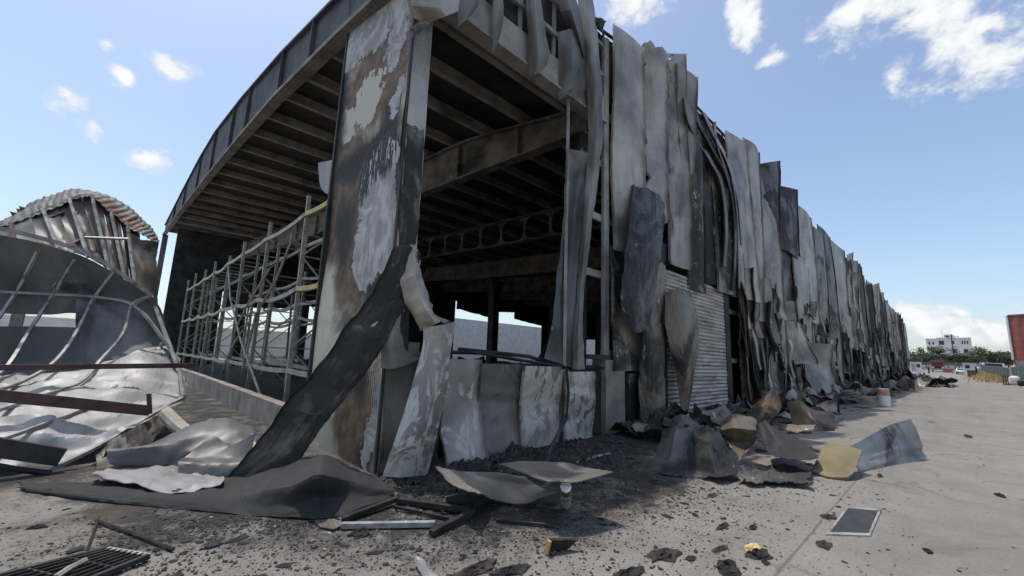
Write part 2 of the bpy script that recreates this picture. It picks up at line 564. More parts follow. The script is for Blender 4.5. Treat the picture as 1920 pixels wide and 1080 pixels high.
# tyre sweeps along the road
tr = g.noise(g.v('MULTIPLY', po, (0.10, 1.6, 1)), 1.3, 5, 0.6)
c = g.mix(g.m('MULTIPLY', g.m('MULTIPLY', g.step(tr, 0.48, 0.68), g.step(Y_, -1.0, -2.6)), 0.42), c, (0.145, 0.13, 0.118))
st1 = g.noise(po, 0.55, 7, 0.68, 0.8)
c = g.mix(g.m('MULTIPLY', g.step(st1, 0.56, 0.70), 0.50), c, (0.115, 0.103, 0.092))
c = g.mix(g.m('MULTIPLY', g.step(st1, 0.44, 0.30), 0.40), c, (0.36, 0.325, 0.285))
crk = g.n('ShaderNodeTexVoronoi', {'Vector': g.v('ADD', po, g.comb(g.m('MULTIPLY', mid, 0.9), g.m('MULTIPLY', big, 1.4), 0.0)), 'Scale': 0.33}, feature='DISTANCE_TO_EDGE')
cr = g.m('MULTIPLY', g.step(crk.outputs['Distance'], 0.007, 0.002), g.step(big, 0.46, 0.56))
c = g.mix(g.m('MULTIPLY', cr, 0.65), c, (0.06, 0.053, 0.046))
wx = g.m('ADD', X_, g.m('MULTIPLY', g.m('SUBTRACT', mid, 0.5), 2.2))
wy = g.m('ADD', Y_, g.m('MULTIPLY', g.m('SUBTRACT', g.noise(po, 1.7, 6, 0.65), 0.5), 2.2))
zone = g.blobs(wx, wy, [(1.2, -0.9, 3.0, 1.9), (-0.9, 0.2, 1.9, 1.5), (5.2, -0.7, 2.6, 1.5), (2.2, -2.25, 0.9, 0.42), (11, -0.3, 9, 1.9), (30, 0, 26, 2.6), (70, 0, 40, 3.6), (-2.0, 2.5, 1.5, 2.0), (-1.0, 7.0, 2.2, 9.0), (1.6, -1.6, 1.9, 0.8)])  # long strip beside the gable also paints in the dark of the cavities
core = g.step(zone, 0.02, 0.42)
c = g.mix(g.m('MULTIPLY', g.step(zone, -0.25, 0.35), 0.5), c, (0.10, 0.092, 0.084))
vor = g.n('ShaderNodeTexVoronoi', {'Vector': g.v('ADD', po, g.comb(g.m('MULTIPLY', fin, 0.06), g.m('MULTIPLY', mid, 0.06), 0.0)), 'Scale': 52.0}, feature='F1')
vr = g.n('ShaderNodeSeparateColor', {0: vor.outputs['Color']}).outputs[0]
fl = g.step(g.m('SUBTRACT', g.m('ADD', g.m('MULTIPLY', core, 0.75), g.m('MULTIPLY', g.step(zone, -0.8, 0.1), 0.09)), vr), -0.02, 0.05)
fl = g.m('MULTIPLY', fl, g.step(vor.outputs['Distance'], 0.62, 0.35))
dark = g.m('MAXIMUM', fl, g.m('MULTIPLY', core, g.step(mid, 0.36, 0.52)))
c = g.mix(g.m('MULTIPLY', dark, 0.93), c, (0.018, 0.017, 0.016))
# orange-brown rust dust near the ash
c = g.mix(g.m('MULTIPLY', g.m('MULTIPLY', g.step(zone, -0.5, 0.0), g.step(g.noise(po, 1.1, 4), 0.52, 0.66)), 0.16), c, (0.22, 0.13, 0.08))
# construction joint running beside the wall
jt = g.step(g.m('ABSOLUTE', g.m('ADD', Y_, g.m('ADD', 3.62, g.m('MULTIPLY', g.m('SUBTRACT', mid, 0.5), 0.03)))), 0.012, 0.006)
jt = g.m('MULTIPLY', jt, g.m('MULTIPLY', g.step(mid, 0.36, 0.5), g.step(X_, 12.0, 6.0)))
c = g.mix(g.m('MULTIPLY', jt, 0.6), c, (0.09, 0.08, 0.07))
h = g.m('ADD', g.m('MULTIPLY', fin, 0.7), g.m('ADD', g.m('MULTIPLY', grit, 0.5), g.m('SUBTRACT', g.m('MULTIPLY', fl, 0.25), jt)))
finish(g, c, 0.92, g.bump(h, 0.5, 0.02))
M_GROUND = m

# cream micro-ribbed cladding of the corner pier, with its burn marks (u = y, v = z in metres)
m, g = mat('burnt_cream_cladding')
uv = g.n('ShaderNodeUVMap').outputs[0]
U_, V_, _ = g.sep(uv)
nA = g.n('ShaderNodeTexNoise', {'Vector': uv, 'Scale': 1.6, 'Detail': 7.0, 'Roughness': 0.6})
nB = g.n('ShaderNodeTexNoise', {'Vector': uv, 'Scale': 4.5, 'Detail': 6.0, 'Roughness': 0.62})
ca, cb = g.n('ShaderNodeSeparateColor', {0: nA.outputs[1]}).outputs, g.n('ShaderNodeSeparateColor', {0: nB.outputs[1]}).outputs


def wob(base, a, b, ka, kb):
    return g.m('ADD', base, g.m('ADD', g.m('MULTIPLY', g.m('SUBTRACT', a, 0.5), ka), g.m('MULTIPLY', g.m('SUBTRACT', b, 0.5), kb)))


wu, wv2 = wob(U_, ca[0], cb[0], 0.8, 0.4), wob(V_, ca[1], cb[1], 0.9, 0.45)
su, sv = wob(U_, ca[0], cb[0], 0.7, 0.12), wob(V_, ca[1], cb[1], 0.9, 0.15)


def pb(px, py, rx, ry):
    p = gx(px, py, 0.0)
    a, b = gx(px - rx, py, 0.0), gx(px, py - ry, 0.0)
    return (p[1], p[2], abs(a[1] - p[1]), abs(b[2] - p[2]))


fn = g.noise(uv, 22, 5, 0.65)
c = g.mix(g.step(nA.outputs[0], 0.35, 0.65), (0.52, 0.475, 0.365), (0.66, 0.605, 0.465))
c = g.mix(g.m('MULTIPLY', g.step(fn, 0.5, 0.75), 0.35), c, (0.24, 0.22, 0.17))
brown_b = g.blobs(su, sv, [pb(708, 150, 60, 80), pb(640, 240, 30, 70), pb(630, 330, 44, 70), pb(645, 410, 50, 80), pb(665, 500, 30, 80), pb(660, 790, 32, 130), pb(700, 620, 44, 44), pb(735, 200, 20, 60)])
c = g.mix(g.m('MULTIPLY', g.step(brown_b, -0.24, 0.26), 0.93), c, g.mix(g.step(nB.outputs[0], 0.35, 0.65), (0.085, 0.043, 0.020), (0.21, 0.128, 0.070)))
keep = g.blobs(wu, wv2, [pb(692, 190, 24, 46), pb(652, 235, 22, 26)])
c = g.mix(g.step(keep, 0.0, 0.08), c, (0.56, 0.53, 0.43))
soot_b = g.blobs(su, sv, [pb(705, 272, 58, 26), pb(660, 312, 34, 32), pb(650, 430, 22, 70), pb(680, 605, 46, 28), pb(705, 560, 26, 60), pb(738, 250, 20, 70), pb(656, 100, 9, 240), pb(622, 330, 7, 200), pb(690, 860, 18, 70), pb(752, 330, 9, 90), pb(672, 700, 20, 50)])
c = g.mix(g.m('MULTIPLY', g.step(soot_b, -0.45, 0.60), 0.97), c, (0.022, 0.019, 0.017))
grey_b = g.blobs(wu, wv2, [pb(715, 22, 90, 58), pb(742, 85, 20, 46), pb(712, 345, 34, 72), pb(700, 470, 34, 72), pb(728, 440, 22, 90), pb(697, 800, 10, 110), pb(746, 190, 8, 40)])
gf = g.step(grey_b, 0.02, 0.07)
swirl = g.noise(uv, 1.7, 6, 0.6, 2.5)
gc = g.mix(g.step(swirl, 0.38, 0.62), (0.30, 0.29, 0.275), (0.52, 0.505, 0.48))
c = g.mix(gf, c, gc)
blk = g.blobs(su, sv, [pb(716, 300, 36, 56), pb(690, 335, 18, 50)])
bl2 = g.m('MULTIPLY', g.step(blk, 0.0, 0.3), g.step(g.noise(g.v('MULTIPLY', uv, (6, 1.4, 1)), 2.4, 5, 0.6, 0.8), 0.42, 0.48))
c = g.mix(g.m('MULTIPLY', bl2, 0.95), c, (0.012, 0.011, 0.011))
rim = g.m('MULTIPLY', g.step(grey_b, -0.12, 0.0), g.m('SUBTRACT', 1.0, gf))
c = g.mix(g.m('MULTIPLY', rim, 0.45), c, (0.05, 0.035, 0.025))
finish(g, c, 0.62, g.bump(g.m('ADD', fn, g.m('MULTIPLY', gf, 1.6)), 0.35, 0.015), 0.05)
M_PIER = m

# rolling shutter slats: dusty pinkish grey, smoke-streaked
m, g = mat('smoked_shutter_slat')
po = g.n('ShaderNodeNewGeometry').outputs['Position']
n = g.noise(g.v('MULTIPLY', po, (0.5, 1, 3.0)), 1.6, 6, 0.65)
c = g.mix(g.step(n, 0.35, 0.62), (0.27, 0.232, 0.205), (0.50, 0.445, 0.40))
c = g.mix(g.m('MULTIPLY', g.step(g.noise(g.v('MULTIPLY', po, (1.2, 1, 5.0)), 1.3, 6, 0.7), 0.55, 0.66), 0.75), c, (0.06, 0.055, 0.05))
finish(g, c, 0.6, g.bump(g.noise(po, 30, 3), 0.15, 0.01), 0.2)
M_SLAT = m

# corrugated roofing of the collapsed shed: rust-streaked grey
m, g = mat('rusty_corrugated_sheet')
uv = g.n('ShaderNodeUVMap').outputs[0]
n = g.noise(uv, 0.7, 5, 0.6)
s = g.noise(g.v('MULTIPLY', uv, (9, 0.6, 1)), 1.6, 5, 0.6)
c = g.mix(g.step(s, 0.35, 0.65), (0.085, 0.08, 0.073), (0.20, 0.188, 0.172))
c = g.mix(g.m('MULTIPLY', g.step(n, 0.50, 0.64), 0.75), c, (0.20, 0.075, 0.05))
finish(g, c, 0.7, None, 0.1)
M_CORR = m


def kind(o, k):
    o['kind'] = k
    return o


# ------------------------------------------------------------------ ground
def sst(a, b, x):
    t = np.clip((np.asarray(x, float) - a) / (b - a), 0, 1)
    return t * t * (3 - 2 * t)


def gh(x, y):
    x, y = np.asarray(x, float), np.asarray(y, float)
    rise = np.clip(x - 88, 0, 170) * 0.0225
    bank = 0.9 * sst(48, 66, x) * sst(-10.4, -12.6, y) * (1 - sst(115, 140, x))
    roll = 0.02 * np.sin(x * 0.7) * np.cos(y * 0.9) * sst(6, 20, np.hypot(x, y))
    return rise + bank + roll


xs = np.unique(np.concatenate([np.linspace(-3000, -60, 14), np.linspace(-60, -8, 14), np.linspace(-8, 12, 30), np.linspace(12, 200, 95), np.linspace(200, 420, 23), np.linspace(420, 3000, 12)]))
ys = np.unique(np.concatenate([np.linspace(-3000, -80, 14), np.linspace(-80, -24, 12), np.linspace(-24, 8, 66), np.linspace(8, 80, 18), np.linspace(80, 3000, 14)]))
GX, GY = np.meshgrid(xs, ys)
V = np.stack([GX, GY, gh(GX, GY)], -1).reshape(-1, 3)
nx = len(xs)
F = [(r * nx + c_, r * nx + c_ + 1, (r + 1) * nx + c_ + 1, (r + 1) * nx + c_) for r in range(len(ys) - 1) for c_ in range(nx - 1)]
kind(mk('ground', V, F, M_GROUND, smooth=True), 'structure')

m, g = mat('shallow_water')
finish(g, (0.05, 0.052, 0.055), 0.06)
pts = []
pc = gz(1765, 722, 0.0)
r_ = np.random.default_rng(3)
for k in range(40):
    a = 2 * math.pi * k / 40
    rr = 1 + 0.25 * math.sin(3 * a + 1) + 0.15 * math.sin(7 * a)
    pts.append((float(pc[0]) + 13 * rr * math.cos(a), float(pc[1]) + 1.1 * rr * math.sin(a)))
V = [(x, y, float(gh(x, y)) + 0.03) for x, y in pts] + [(float(pc[0]), float(pc[1]), float(gh(pc[0], pc[1])) + 0.03)]
kind(mk('puddle', V, [(k, (k + 1) % 40, 40) for k in range(40)], m), 'structure')

# ------------------------------------------------------------------ the burnt warehouse (one building, many parts)
XE, YE = 92.0, 42.0
W = thing('burnt_warehouse', 'long burnt-out steel warehouse with scorched, peeling metal wall panels and open corner bay', 'warehouse', (0, 0, 0))


def zb(y): return float(np.interp(y, [0, 3, 7, 12, 17, 24, 30, 42], [6.5, 7.1, 7.78, 8.35, 8.85, 9.45, 9.95, 10.75]))
def zt(y): return float(np.interp(y, [0, 2.7, 6.9, 12, 18, 23, 30, 42], [7.3, 7.9, 8.95, 10.0, 11.0, 11.35, 11.5, 11.55]))
def ze(x): return float(np.interp(x, [0, 4.5, 8, 12, 40, 92], [8.3, 8.5, 9.1, 9.15, 9.3, 9.3]))


# floor slab inside
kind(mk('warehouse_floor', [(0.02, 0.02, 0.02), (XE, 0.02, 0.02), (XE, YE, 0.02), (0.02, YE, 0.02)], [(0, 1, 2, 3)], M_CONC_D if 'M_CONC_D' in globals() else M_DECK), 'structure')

# roof deck: corrugated, blackened
yy = [0.06, 1.5, 3, 5, 7, 9.5, 12, 14.5, 17, 20.5, 24, 27, 30, 36, YE]
nxs = 120
V, F = [], []
xx = np.linspace(-0.05, XE, nxs)
for y in yy:
    for x in xx:
        V.append((x, y, zb(y) + 0.27))
for y in yy:
    for x in xx:
        V.append((x, y, zb(y) + 0.33))
K = len(yy) * nxs
for r in range(len(yy) - 1):
    for c_ in range(nxs - 1):
        i = r * nxs + c_
        F += [(i, i + nxs, i + nxs + 1, i + 1), (K + i, K + i + 1, K + i + nxs + 1, K + i + nxs)]
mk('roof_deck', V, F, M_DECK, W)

# purlins run along X under the deck
ypl = [0.7, 2.0, 3.5, 5.1, 6.8, 8.6, 10.5, 12.6, 14.8, 17, 19.3, 21.7, 24, 26.5, 29, 31.5, 34, 37, 40]
for y in ypl:
    b = MB()
    z = zb(y) + 0.02
    b.box((0.07, y - 0.015, z), (XE, y + 0.015, z + 0.245))
    b.box((0.07, y + 0.016, z - 0.002), (XE, y + 0.11, z + 0.02))
    b.build('purlin', M_PURLIN, W)

# gable fascia girder with stiffeners
ps = [-0.0, 1.5, 2.7, 4.5, 6.9, 9.4, 12, 15, 18, 20.5, 23, 26.5, 30, 36, YE]
fas = MB()
for a, b_ in zip(ps[:-1], ps[1:]):
    for (x0, x1, z0a, z1a, z0b, z1b) in ((-0.075, -0.055, zb(a), zt(a), zb(b_), zt(b_)),):
        V = [(x0, a, z0a), (x1, a, z0a), (x1, a, z1a), (x0, a, z1a), (x0, b_, z0b), (x1, b_, z0b), (x1, b_, z1b), (x0, b_, z1b)]
        fas.add(V, [(0, 1, 2, 3), (7, 6, 5, 4), (0, 3, 7, 4), (1, 5, 6, 2), (3, 2, 6, 7), (0, 4, 5, 1)])
fa = fas.build('fascia_girder', M_FASCIA, W)
for nm, f, mt, hw in (('bottom_flange', zb, M_FLANGE, 0.13), ('top_flange', zt, M_FASCIA, 0.10)):
    b = MB()
    for a, b_ in zip(ps[:-1], ps[1:]):
        za, zc = f(a), f(b_)
        t0, t1 = (-0.09, 0.0) if nm == 'bottom_flange' else (0.0, 0.06)
        V = [(-0.065 - hw, a, za + t0), (-0.065 + hw, a, za + t0), (-0.065 + hw, a, za + t1), (-0.065 - hw, a, za + t1),
             (-0.065 - hw, b_, zc + t0), (-0.065 + hw, b_, zc + t0), (-0.065 + hw, b_, zc + t1), (-0.065 - hw, b_, zc + t1)]
        b.add(V, [(0, 1, 2, 3), (7, 6, 5, 4), (0, 3, 7, 4), (1, 5, 6, 2), (3, 2, 6, 7), (0, 4, 5, 1)])
    b.build(nm, mt, fa)
for y in (4.2, 6.6, 10.5, 13.2, 17.5, 22, 28, 34):
    b = MB()
    b.box((-0.17, y - 0.02, zb(y) + 0.003), (-0.077, y + 0.02, zt(y) - 0.004))
    b.build('stiffener', M_FASCIA, fa)

# portal rafters across the hall, castellated further in
RX = [4.2, 10.2, 16.6, 23, 29.5, 36, 43, 50, 57, 64, 71, 78, 85]
for k, x in enumerate(RX):
    b = MB()
    def lo_(y): return 5.98 + 0.05 * y if y < 17 else 5.98 + 0.85 + 0.07 * (y - 17)
    yr = list(np.linspace(0.25, 40, 41 if k < 4 else 16))
    for a, b_ in zip(yr[:-1], yr[1:]):
        za, zc = lo_(a), lo_(b_)
        ta, tc = min(zb(a) - 0.01, za + 1.15), min(zb(b_) - 0.01, zc + 1.15)
        for (hx, p0, p1, q0, q1) in ((0.14, za, za + 0.05, zc, zc + 0.05), (0.14, ta - 0.05, ta, tc - 0.05, tc)):
            V = [(x - hx, a, p0), (x + hx, a, p0), (x + hx, a, p1), (x - hx, a, p1), (x - hx, b_, q0), (x + hx, b_, q0), (x + hx, b_, q1), (x - hx, b_, q1)]
            b.add(V, [(0, 1, 2, 3), (7, 6, 5, 4), (0, 3, 7, 4), (1, 5, 6, 2), (3, 2, 6, 7), (0, 4, 5, 1)])
        if k != 1:      # solid web
            V = [(x - 0.01, a, za + 0.05), (x + 0.01, a, za + 0.05), (x + 0.01, a, ta - 0.05), (x - 0.01, a, ta - 0.05),
                 (x - 0.01, b_, zc + 0.05), (x + 0.01, b_, zc + 0.05), (x + 0.01, b_, tc - 0.05), (x - 0.01, b_, tc - 0.05)]
            b.add(V, [(0, 1, 2, 3), (7, 6, 5, 4), (0, 3, 7, 4), (1, 5, 6, 2), (3, 2, 6, 7), (0, 4, 5, 1)])
    if k == 1:          # web posts that flare into both flanges leave round holes between them
        n = 26 if k < 4 else 12
        for j in range(n + 1):
            y = 0.3 + j * 39.6 / n
            z0, z1 = lo_(y) + 0.05, min(zb(y) - 0.01, lo_(y) + 1.15) - 0.05
            prof = []
            for t in np.linspace(0, 1, 7):
                prof.append((0.07 + 0.38 * abs(2 * t - 1) ** 4.5, z0 + t * (z1 - z0)))
            V = [(x + s * 0.012, y + e * wd, z) for wd, z in prof for s in (-1, 1) for e in (-1, 1)]
            F = []
            for q in range(6):
                o_ = q * 4
                F += [(o_, o_ + 1, o_ + 5, o_ + 4), (o_ + 3, o_ + 2, o_ + 6, o_ + 7), (o_ + 2, o_, o_ + 4, o_ + 6), (o_ + 1, o_ + 3, o_ + 7, o_ + 5)]
            b.add(V, F)
    rf = b.build('rafter', M_RAFTER, W)
    if k == 0:
        for y in (2.2, 4.6, 7.2, 10, 13, 16, 19, 23, 27, 31):
            MB().box((x - 0.13, y - 0.012, lo_(y) + 0.052), (x - 0.013, y + 0.012, min(zb(y) - 0.01, lo_(y) + 1.15) - 0.052)).build('stiffener', M_RAFTER, rf)

# steel posts: along the wall, in the middle of the hall, and along the back
for x in RX:
    b = MB()
    for (a0, a1, c0, c1) in ((x - 0.13, x + 0.13, 0.30, 0.33), (x - 0.13, x + 0.13, 0.57, 0.60), (x - 0.012, x + 0.012, 0.331, 0.569)):
        b.box((a0, c0, 0.021), (a1, c1, 6.0))
    b.build('wall_post', M_BLACK, W)
for (x, y) in ((10.2, 17), (16.6, 17), (23, 17), (29.5, 17), (36, 17), (4.2, 17), (10.2, 30), (4.2, 30)):
    b = MB()
    b.box((x - 0.27, y - 0.27, 0.021), (x + 0.27, y + 0.27, 5.6))
    b.add([(x - 0.27, y - 0.27, 5.601), (x + 0.27, y - 0.27, 5.601), (x + 0.27, y + 0.27, 5.601), (x - 0.27, y + 0.27, 5.601),
           (x - 0.6, y - 0.4, 6.5), (x + 0.6, y - 0.4, 6.5), (x + 0.6, y + 0.4, 6.5), (x - 0.6, y + 0.4, 6.5)],
          [(4, 5, 6, 7), (0, 1, 5, 4), (1, 2, 6, 5), (2, 3, 7, 6), (3, 0, 4, 7)])
    b.build('hall_post', M_BLACK, W)
# gable side far posts
for y in (41.6,):
    b = MB()
    b.box((-0.17, y - 0.2, 0.021), (0.2, y + 0.2, zb(y) - 0.1))
    b.build('gable_post', M_FLANGE, W)

# back wall with the openings the fire left in it
YB = 33.0


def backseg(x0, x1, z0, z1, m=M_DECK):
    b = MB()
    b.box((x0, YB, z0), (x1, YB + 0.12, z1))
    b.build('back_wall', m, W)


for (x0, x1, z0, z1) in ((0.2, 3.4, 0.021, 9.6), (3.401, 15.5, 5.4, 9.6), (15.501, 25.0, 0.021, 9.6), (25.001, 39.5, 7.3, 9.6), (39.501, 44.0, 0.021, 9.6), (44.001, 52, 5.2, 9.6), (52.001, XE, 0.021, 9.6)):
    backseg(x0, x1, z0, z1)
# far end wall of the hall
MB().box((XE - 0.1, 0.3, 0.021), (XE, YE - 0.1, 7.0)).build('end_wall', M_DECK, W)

# low concrete upstand on the gable side
b = MB()
ysg = np.linspace(2.2, 40, 30)
for a, c_ in zip(ysg[:-1], ysg[1:]):
    pass
b.box((-0.16, 2.3, -0.05), (0.02, 14.5, 0.42))
b.box((-0.155, 14.51, -0.05), (0.015, 41, 0.40))
b.build('concrete_upstand', M_CONC, W)

# ---- corner pier: micro-ribbed cream cladding on the gable side, plain grey return on the wall side
PW, PT = 2.28, 8.3
nr = 46
V, F, U = [], [], []
zr = np.linspace(0.0, PT, 24)
cols = []
for k in range(nr):
    y0 = k * PW / nr
    for (dy_, dx_) in ((0.0, 0.0), (0.32, 0.0), (0.45, 0.0065), (0.87, 0.0065)):
        cols.append((y0 + dy_ * PW / nr, dx_))
cols.append((PW, 0.0))
for z in zr:
    for (y, d) in cols:
        bulge = 0.03 * math.sin(z * 1.1 + y * 2) + 0.02 * math.sin(z * 2.7 - y * 3)
        V.append((-0.02 - d + bulge * 0.7, y, z))
        U.append((y, z))
nc = len(cols)
for r in range(len(zr) - 1):
    for c_ in range(nc - 1):
        i = r * nc + c_
        F.append((i, i + nc, i + nc + 1, i + 1))
pier = mk('ribbed_cladding', V, F, M_PIER, W, U)
rc = [[(-0.03 + 0.29 * u, -0.03 + (0.015 * math.sin(z * 1.4)) * (u), z) for u in (0, .5, 1)] for z in np.linspace(PT, 2.4, 9)]
sheet('pier_return', rc, M_SC, W, res=0.1, th=0.012, crumple=0.012, cscale=0.7, seed=5, color=(1.25, 0.05, 0.0, 0.35))
rc = [[(-0.02 + 0.28 * u, -0.05 - 0.012 * math.sin(z * 2.5) * u, z) for u in (0, .5, 1)] for z in np.linspace(4.25, 1.2, 9)]
sheet('pier_return', rc, M_SC, W, res=0.08, th=0.012, crumple=0.012, cscale=0.5, seed=6, color=(0.6, 0.85, 0.1, 0.5), ragged=0.02)
MB().box((0.012, 0.03, 0.02), (0.26, PW - 0.02, PT - 0.2)).build('pier_core', M_BLACK, W)
MB().box((-0.036, -0.042, 0.02), (-0.012, 0.004, PT - 0.2)).build('corner_trim', M_BLACK, W)
MB().box((-0.075, PW - 0.01, 0.0), (0.02, PW + 0.05, PT - 0.2)).build('pier_edge_trim', M_BLACK, W)
# loose plate hanging behind the pier
sheet('loose_plate', [[gx(596, 305, 0.1), gx(625, 300, 0.1)], [gx(600, 345, 0.15), gx(622, 352, 0.1)], [gx(610, 362, 0.15), gx(618, 364, 0.1)]], M_SC, W, color=(0.8, .2, 0, .2), seed=9)


# ---- the long wall
def Xw(px, py=430): return float(gy(px, py, 0.0)[0])
def Zw(px, py): return float(gy(px, py, 0.0)[2])


pcount = [0]


def panel(x0, x1, z0, z1, off=0.06, yaw=0.0, amp=0.05, kick=0.0, tkick=0.0, narrow=0.0, color=(1, .3, .2, .3), m=None, crumple=0.008, res=0.1, slant=0.0, ragged=0.0, sway=0.0, lip=0.05, name='wall_panel', maxn=46):
    pcount[0] += 1
    sd = 100 + pcount[0]
    r = np.random.default_rng(sd)
    ph = r.uniform(0, 6.28, 3)
    w_ = x1 - x0
    rows = []
    bow = r.choice([-1, 1, 1]) * r.uniform(.03, .10) * min(1, w_) * (.25 if name == 'dado_panel' else 1)
    n = 8
    for i in range(n):
        t = i / (n - 1)                      # 0 top .. 1 bottom
        wd = w_ * (1 - narrow * t)
        xc = x0 + w_ / 2 + sway * math.sin(t * 3.0 + ph[0]) * w_
        row = []
        for u in (0.0, 0.25, 0.5, 0.75, 1.0):
            x = xc + (u - 0.5) * wd
            y = -(off + amp * (math.sin(t * 5 + ph[1]) * 0.6 + 0.4 * math.sin(t * 9 + ph[2])) + (u - 0.5) * yaw * min(w_, 1.1) * (1 + 0.6 * math.sin(t * 3 + ph[2])) + kick * t ** 4 + tkick * (1 - t) ** 4 + bow * (1 + .6 * math.sin(t * 4 + ph[0])) * math.sin(u * math.pi))
            z = z1 + (z0 - z1) * t + slant * (u - 0.5) * (1 - t) ** 3
            row.append((x, min(y, 0.05), z))
        rows.append(row)
    return sheet(name, rows, m or M_SC, W, res=res, th=0.010, crumple=crumple, cscale=0.6, seed=sd, lin=0.4, buckle=int(abs(z1 - z0) * .9), color=color, ragged=ragged, lip=lip, maxn=maxn)


# girts and eave members in the open corner bay and behind the panels
for z, x0 in ((2.95, 3.75), (4.12, 3.8), (5.3, 3.8), (6.5, 3.8), (1.42, 4.5)):
    b = MB()
    b.box((x0, 0.075, z), (XE, 0.09, z + 0.14))
    b.box((x0, 0.091, z), (XE, 0.14, z + 0.015))
    b.build('wall_girt', M_PURLIN, W)
b = MB()
b.box((0.3, 0.0, 6.28), (4.5, 0.03, 6.86))
b.box((0.3, -0.06, 6.24), (4.5, 0.20, 6.279))
b.box((0.3, 0.031, 6.82), (4.5, 0.2, 6.859))
b.build('eave_beam', M_PURLIN, W)
for z in (7.35, 8.05):
    MB().box((0.3, 0.02, z), (4.6, 0.08, z + 0.09)).build('parapet_rail', M_PURLIN, W)
for x in (1.1, 2.0, 2.9, 3.75):
    MB().box((x, 0.081, 6.87), (x + 0.07, 0.13, 8.35)).build('parapet_stud', M_PURLIN, W)
# ribbed parapet lining behind it, blackened; a capping rail follows the eave
V, F = [], []
xr = np.arange(0.3, 16, 0.09)
for k, x in enumerate(xr):
    d = 0.15 if (k // 2) % 2 else 0.19
    V += [(x, d, 6.9), (x, d, ze(x))]
F = [(2 * k, 2 * k + 2, 2 * k + 3, 2 * k + 1) for k in range(len(xr) - 1)]
mk('parapet_lining', V, F, M_BLACK, W)
V = [(16, 0.16, 6.9), (XE, 0.16, 6.9), (XE, 0.16, ze(XE)), (40, 0.16, ze(40)), (16, 0.16, ze(16))]
mk('parapet_lining', V, [(0, 1, 2, 3, 4)], M_BLACK, W)
b = MB()
b.tube([(x, 0.12, ze(x) + 0.06) for x in (0.3, 4.5, 8, 12, 16)], 0.045, 4)
b.tube([(x, 0.12, ze(x) - 0.10) for x in (0.3, 4.5, 8, 12, 16)], 0.03, 4)
for x in np.arange(0.6, 16, 0.8):
    b.box((x, 0.10, ze(x) - 0.1), (x + 0.03, 0.14, ze(x) + 0.05))
b.build('eave_rail', M_BLACK, W)
# charred scrap caught on the rail
sheet('caught_scrap', [[gy(1105, 35, .0), gy(1118, 32, -.1), gy(1135, 40, .0)], [gy(1112, 45, 0), gy(1120, 45, -.15), gy(1130, 52, 0)], [gy(1118, 52, 0), gy(1128, 58, -.1), gy(1138, 66, 0)]], M_BLACK, W, res=.05, crumple=.06, cscale=.15, seed=77)
# added black backing, keeps light from showing through the panel gaps
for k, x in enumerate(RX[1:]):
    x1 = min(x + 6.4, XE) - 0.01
    MB().box((x + 0.01, 0.62, 0.021), (x1, 0.66, 6.2)).build('added_backing', M_BLACK, W)

# -- panels beside the open bay, read off the photograph one by one: left px, right px, top, bottom
GREY, DARK, SOOT, TANC = (1.15, 0.10, 0.03, 0.25), (0.55, 0.55, 0.1, 0.2), (0.4, 0.95, 0.1, 0.25), (1, 0.2, 0.5, 0.3)


def pp(pl, pr, yt, yb, **kw):
    xa, xb = Xw(pl), Xw(pr)
    mid = (pl + pr) / 2
    return panel(xa, xb, Zw(mid, yb), Zw(mid, yt), **kw)


pp(1143, 1201, 74, 480, yaw=0.05, color=(1.25, .04, .02, .18), off=.10, crumple=.018, slant=.15, res=.08, maxn=60)
pp(1143, 1196, 470, 695, yaw=0.0, color=(0.95, .6, .08, .4), off=.05, res=.08)
pp(1203, 1243, 98, 420, yaw=0.14, color=(1.1, .06, .02, .15), off=.10, ragged=.10, res=.08)
pp(1244, 1281, 112, 500, yaw=0.12, color=(0.95, .45, .02, .25), off=.10, slant=.5, kick=.05, res=.09)
pp(1268, 1296, 148, 330, yaw=0.14, color=(0.75, .25, .02, .15), off=.14, tkick=.05, narrow=.5)
pp(1283, 1310, 230, 545, yaw=0.10, color=(0.6, .8, .02, .55), off=.08)
pp(1309, 1331, 260, 530, yaw=0.08, color=(0.45, .85, .02, .35), off=.08)
pp(1330, 1357, 285, 548, yaw=0.06, color=(0.75, .6, .02, .55), off=.12, kick=.05)
pp(1356, 1369, 300, 545, yaw=0.05, color=(0.5, .65, .02, .3), off=.06)
pp(1365, 1401, 268, 560, yaw=0.16, color=(1.15, .12, .02, .15), off=.12, slant=.3)
pp(1398, 1423, 284, 600, yaw=0.08, color=(1.1, .15, .06, .3), off=.08)
pp(1424, 1450, 330, 700, yaw=0.10, color=(0.85, .3, .02, .45), off=.10)
pp(1426, 1452, 316, 420, yaw=0.14, color=(0.35, .7, .0, .2), off=.14, tkick=.05, slant=.8)
pp(1455, 1489, 358, 475, yaw=0.10, color=(0.22, .75, .0, .1), off=.12, slant=.8)
pp(1450, 1480, 470, 720, yaw=0.05, color=(0.4, .6, .05, .3), off=.05)
pp(1489, 1513, 398, 600, yaw=0.12, color=(1.15, .1, .02, .2), off=.15, narrow=.2)
pp(1476, 1500, 480, 760, yaw=0.1, color=(0.9, .35, .05, .45), off=.12)
pp(1514, 1534, 430, 600, yaw=0.1, color=(0.6, .5, .02, .4), off=.12)
pp(1532, 1551, 432, 640, yaw=0.1, color=(0.35, .6, .02, .2), off=.08)
pp(1550, 1570, 455, 700, yaw=0.1, color=(1.0, .2, .02, .25), off=.12)
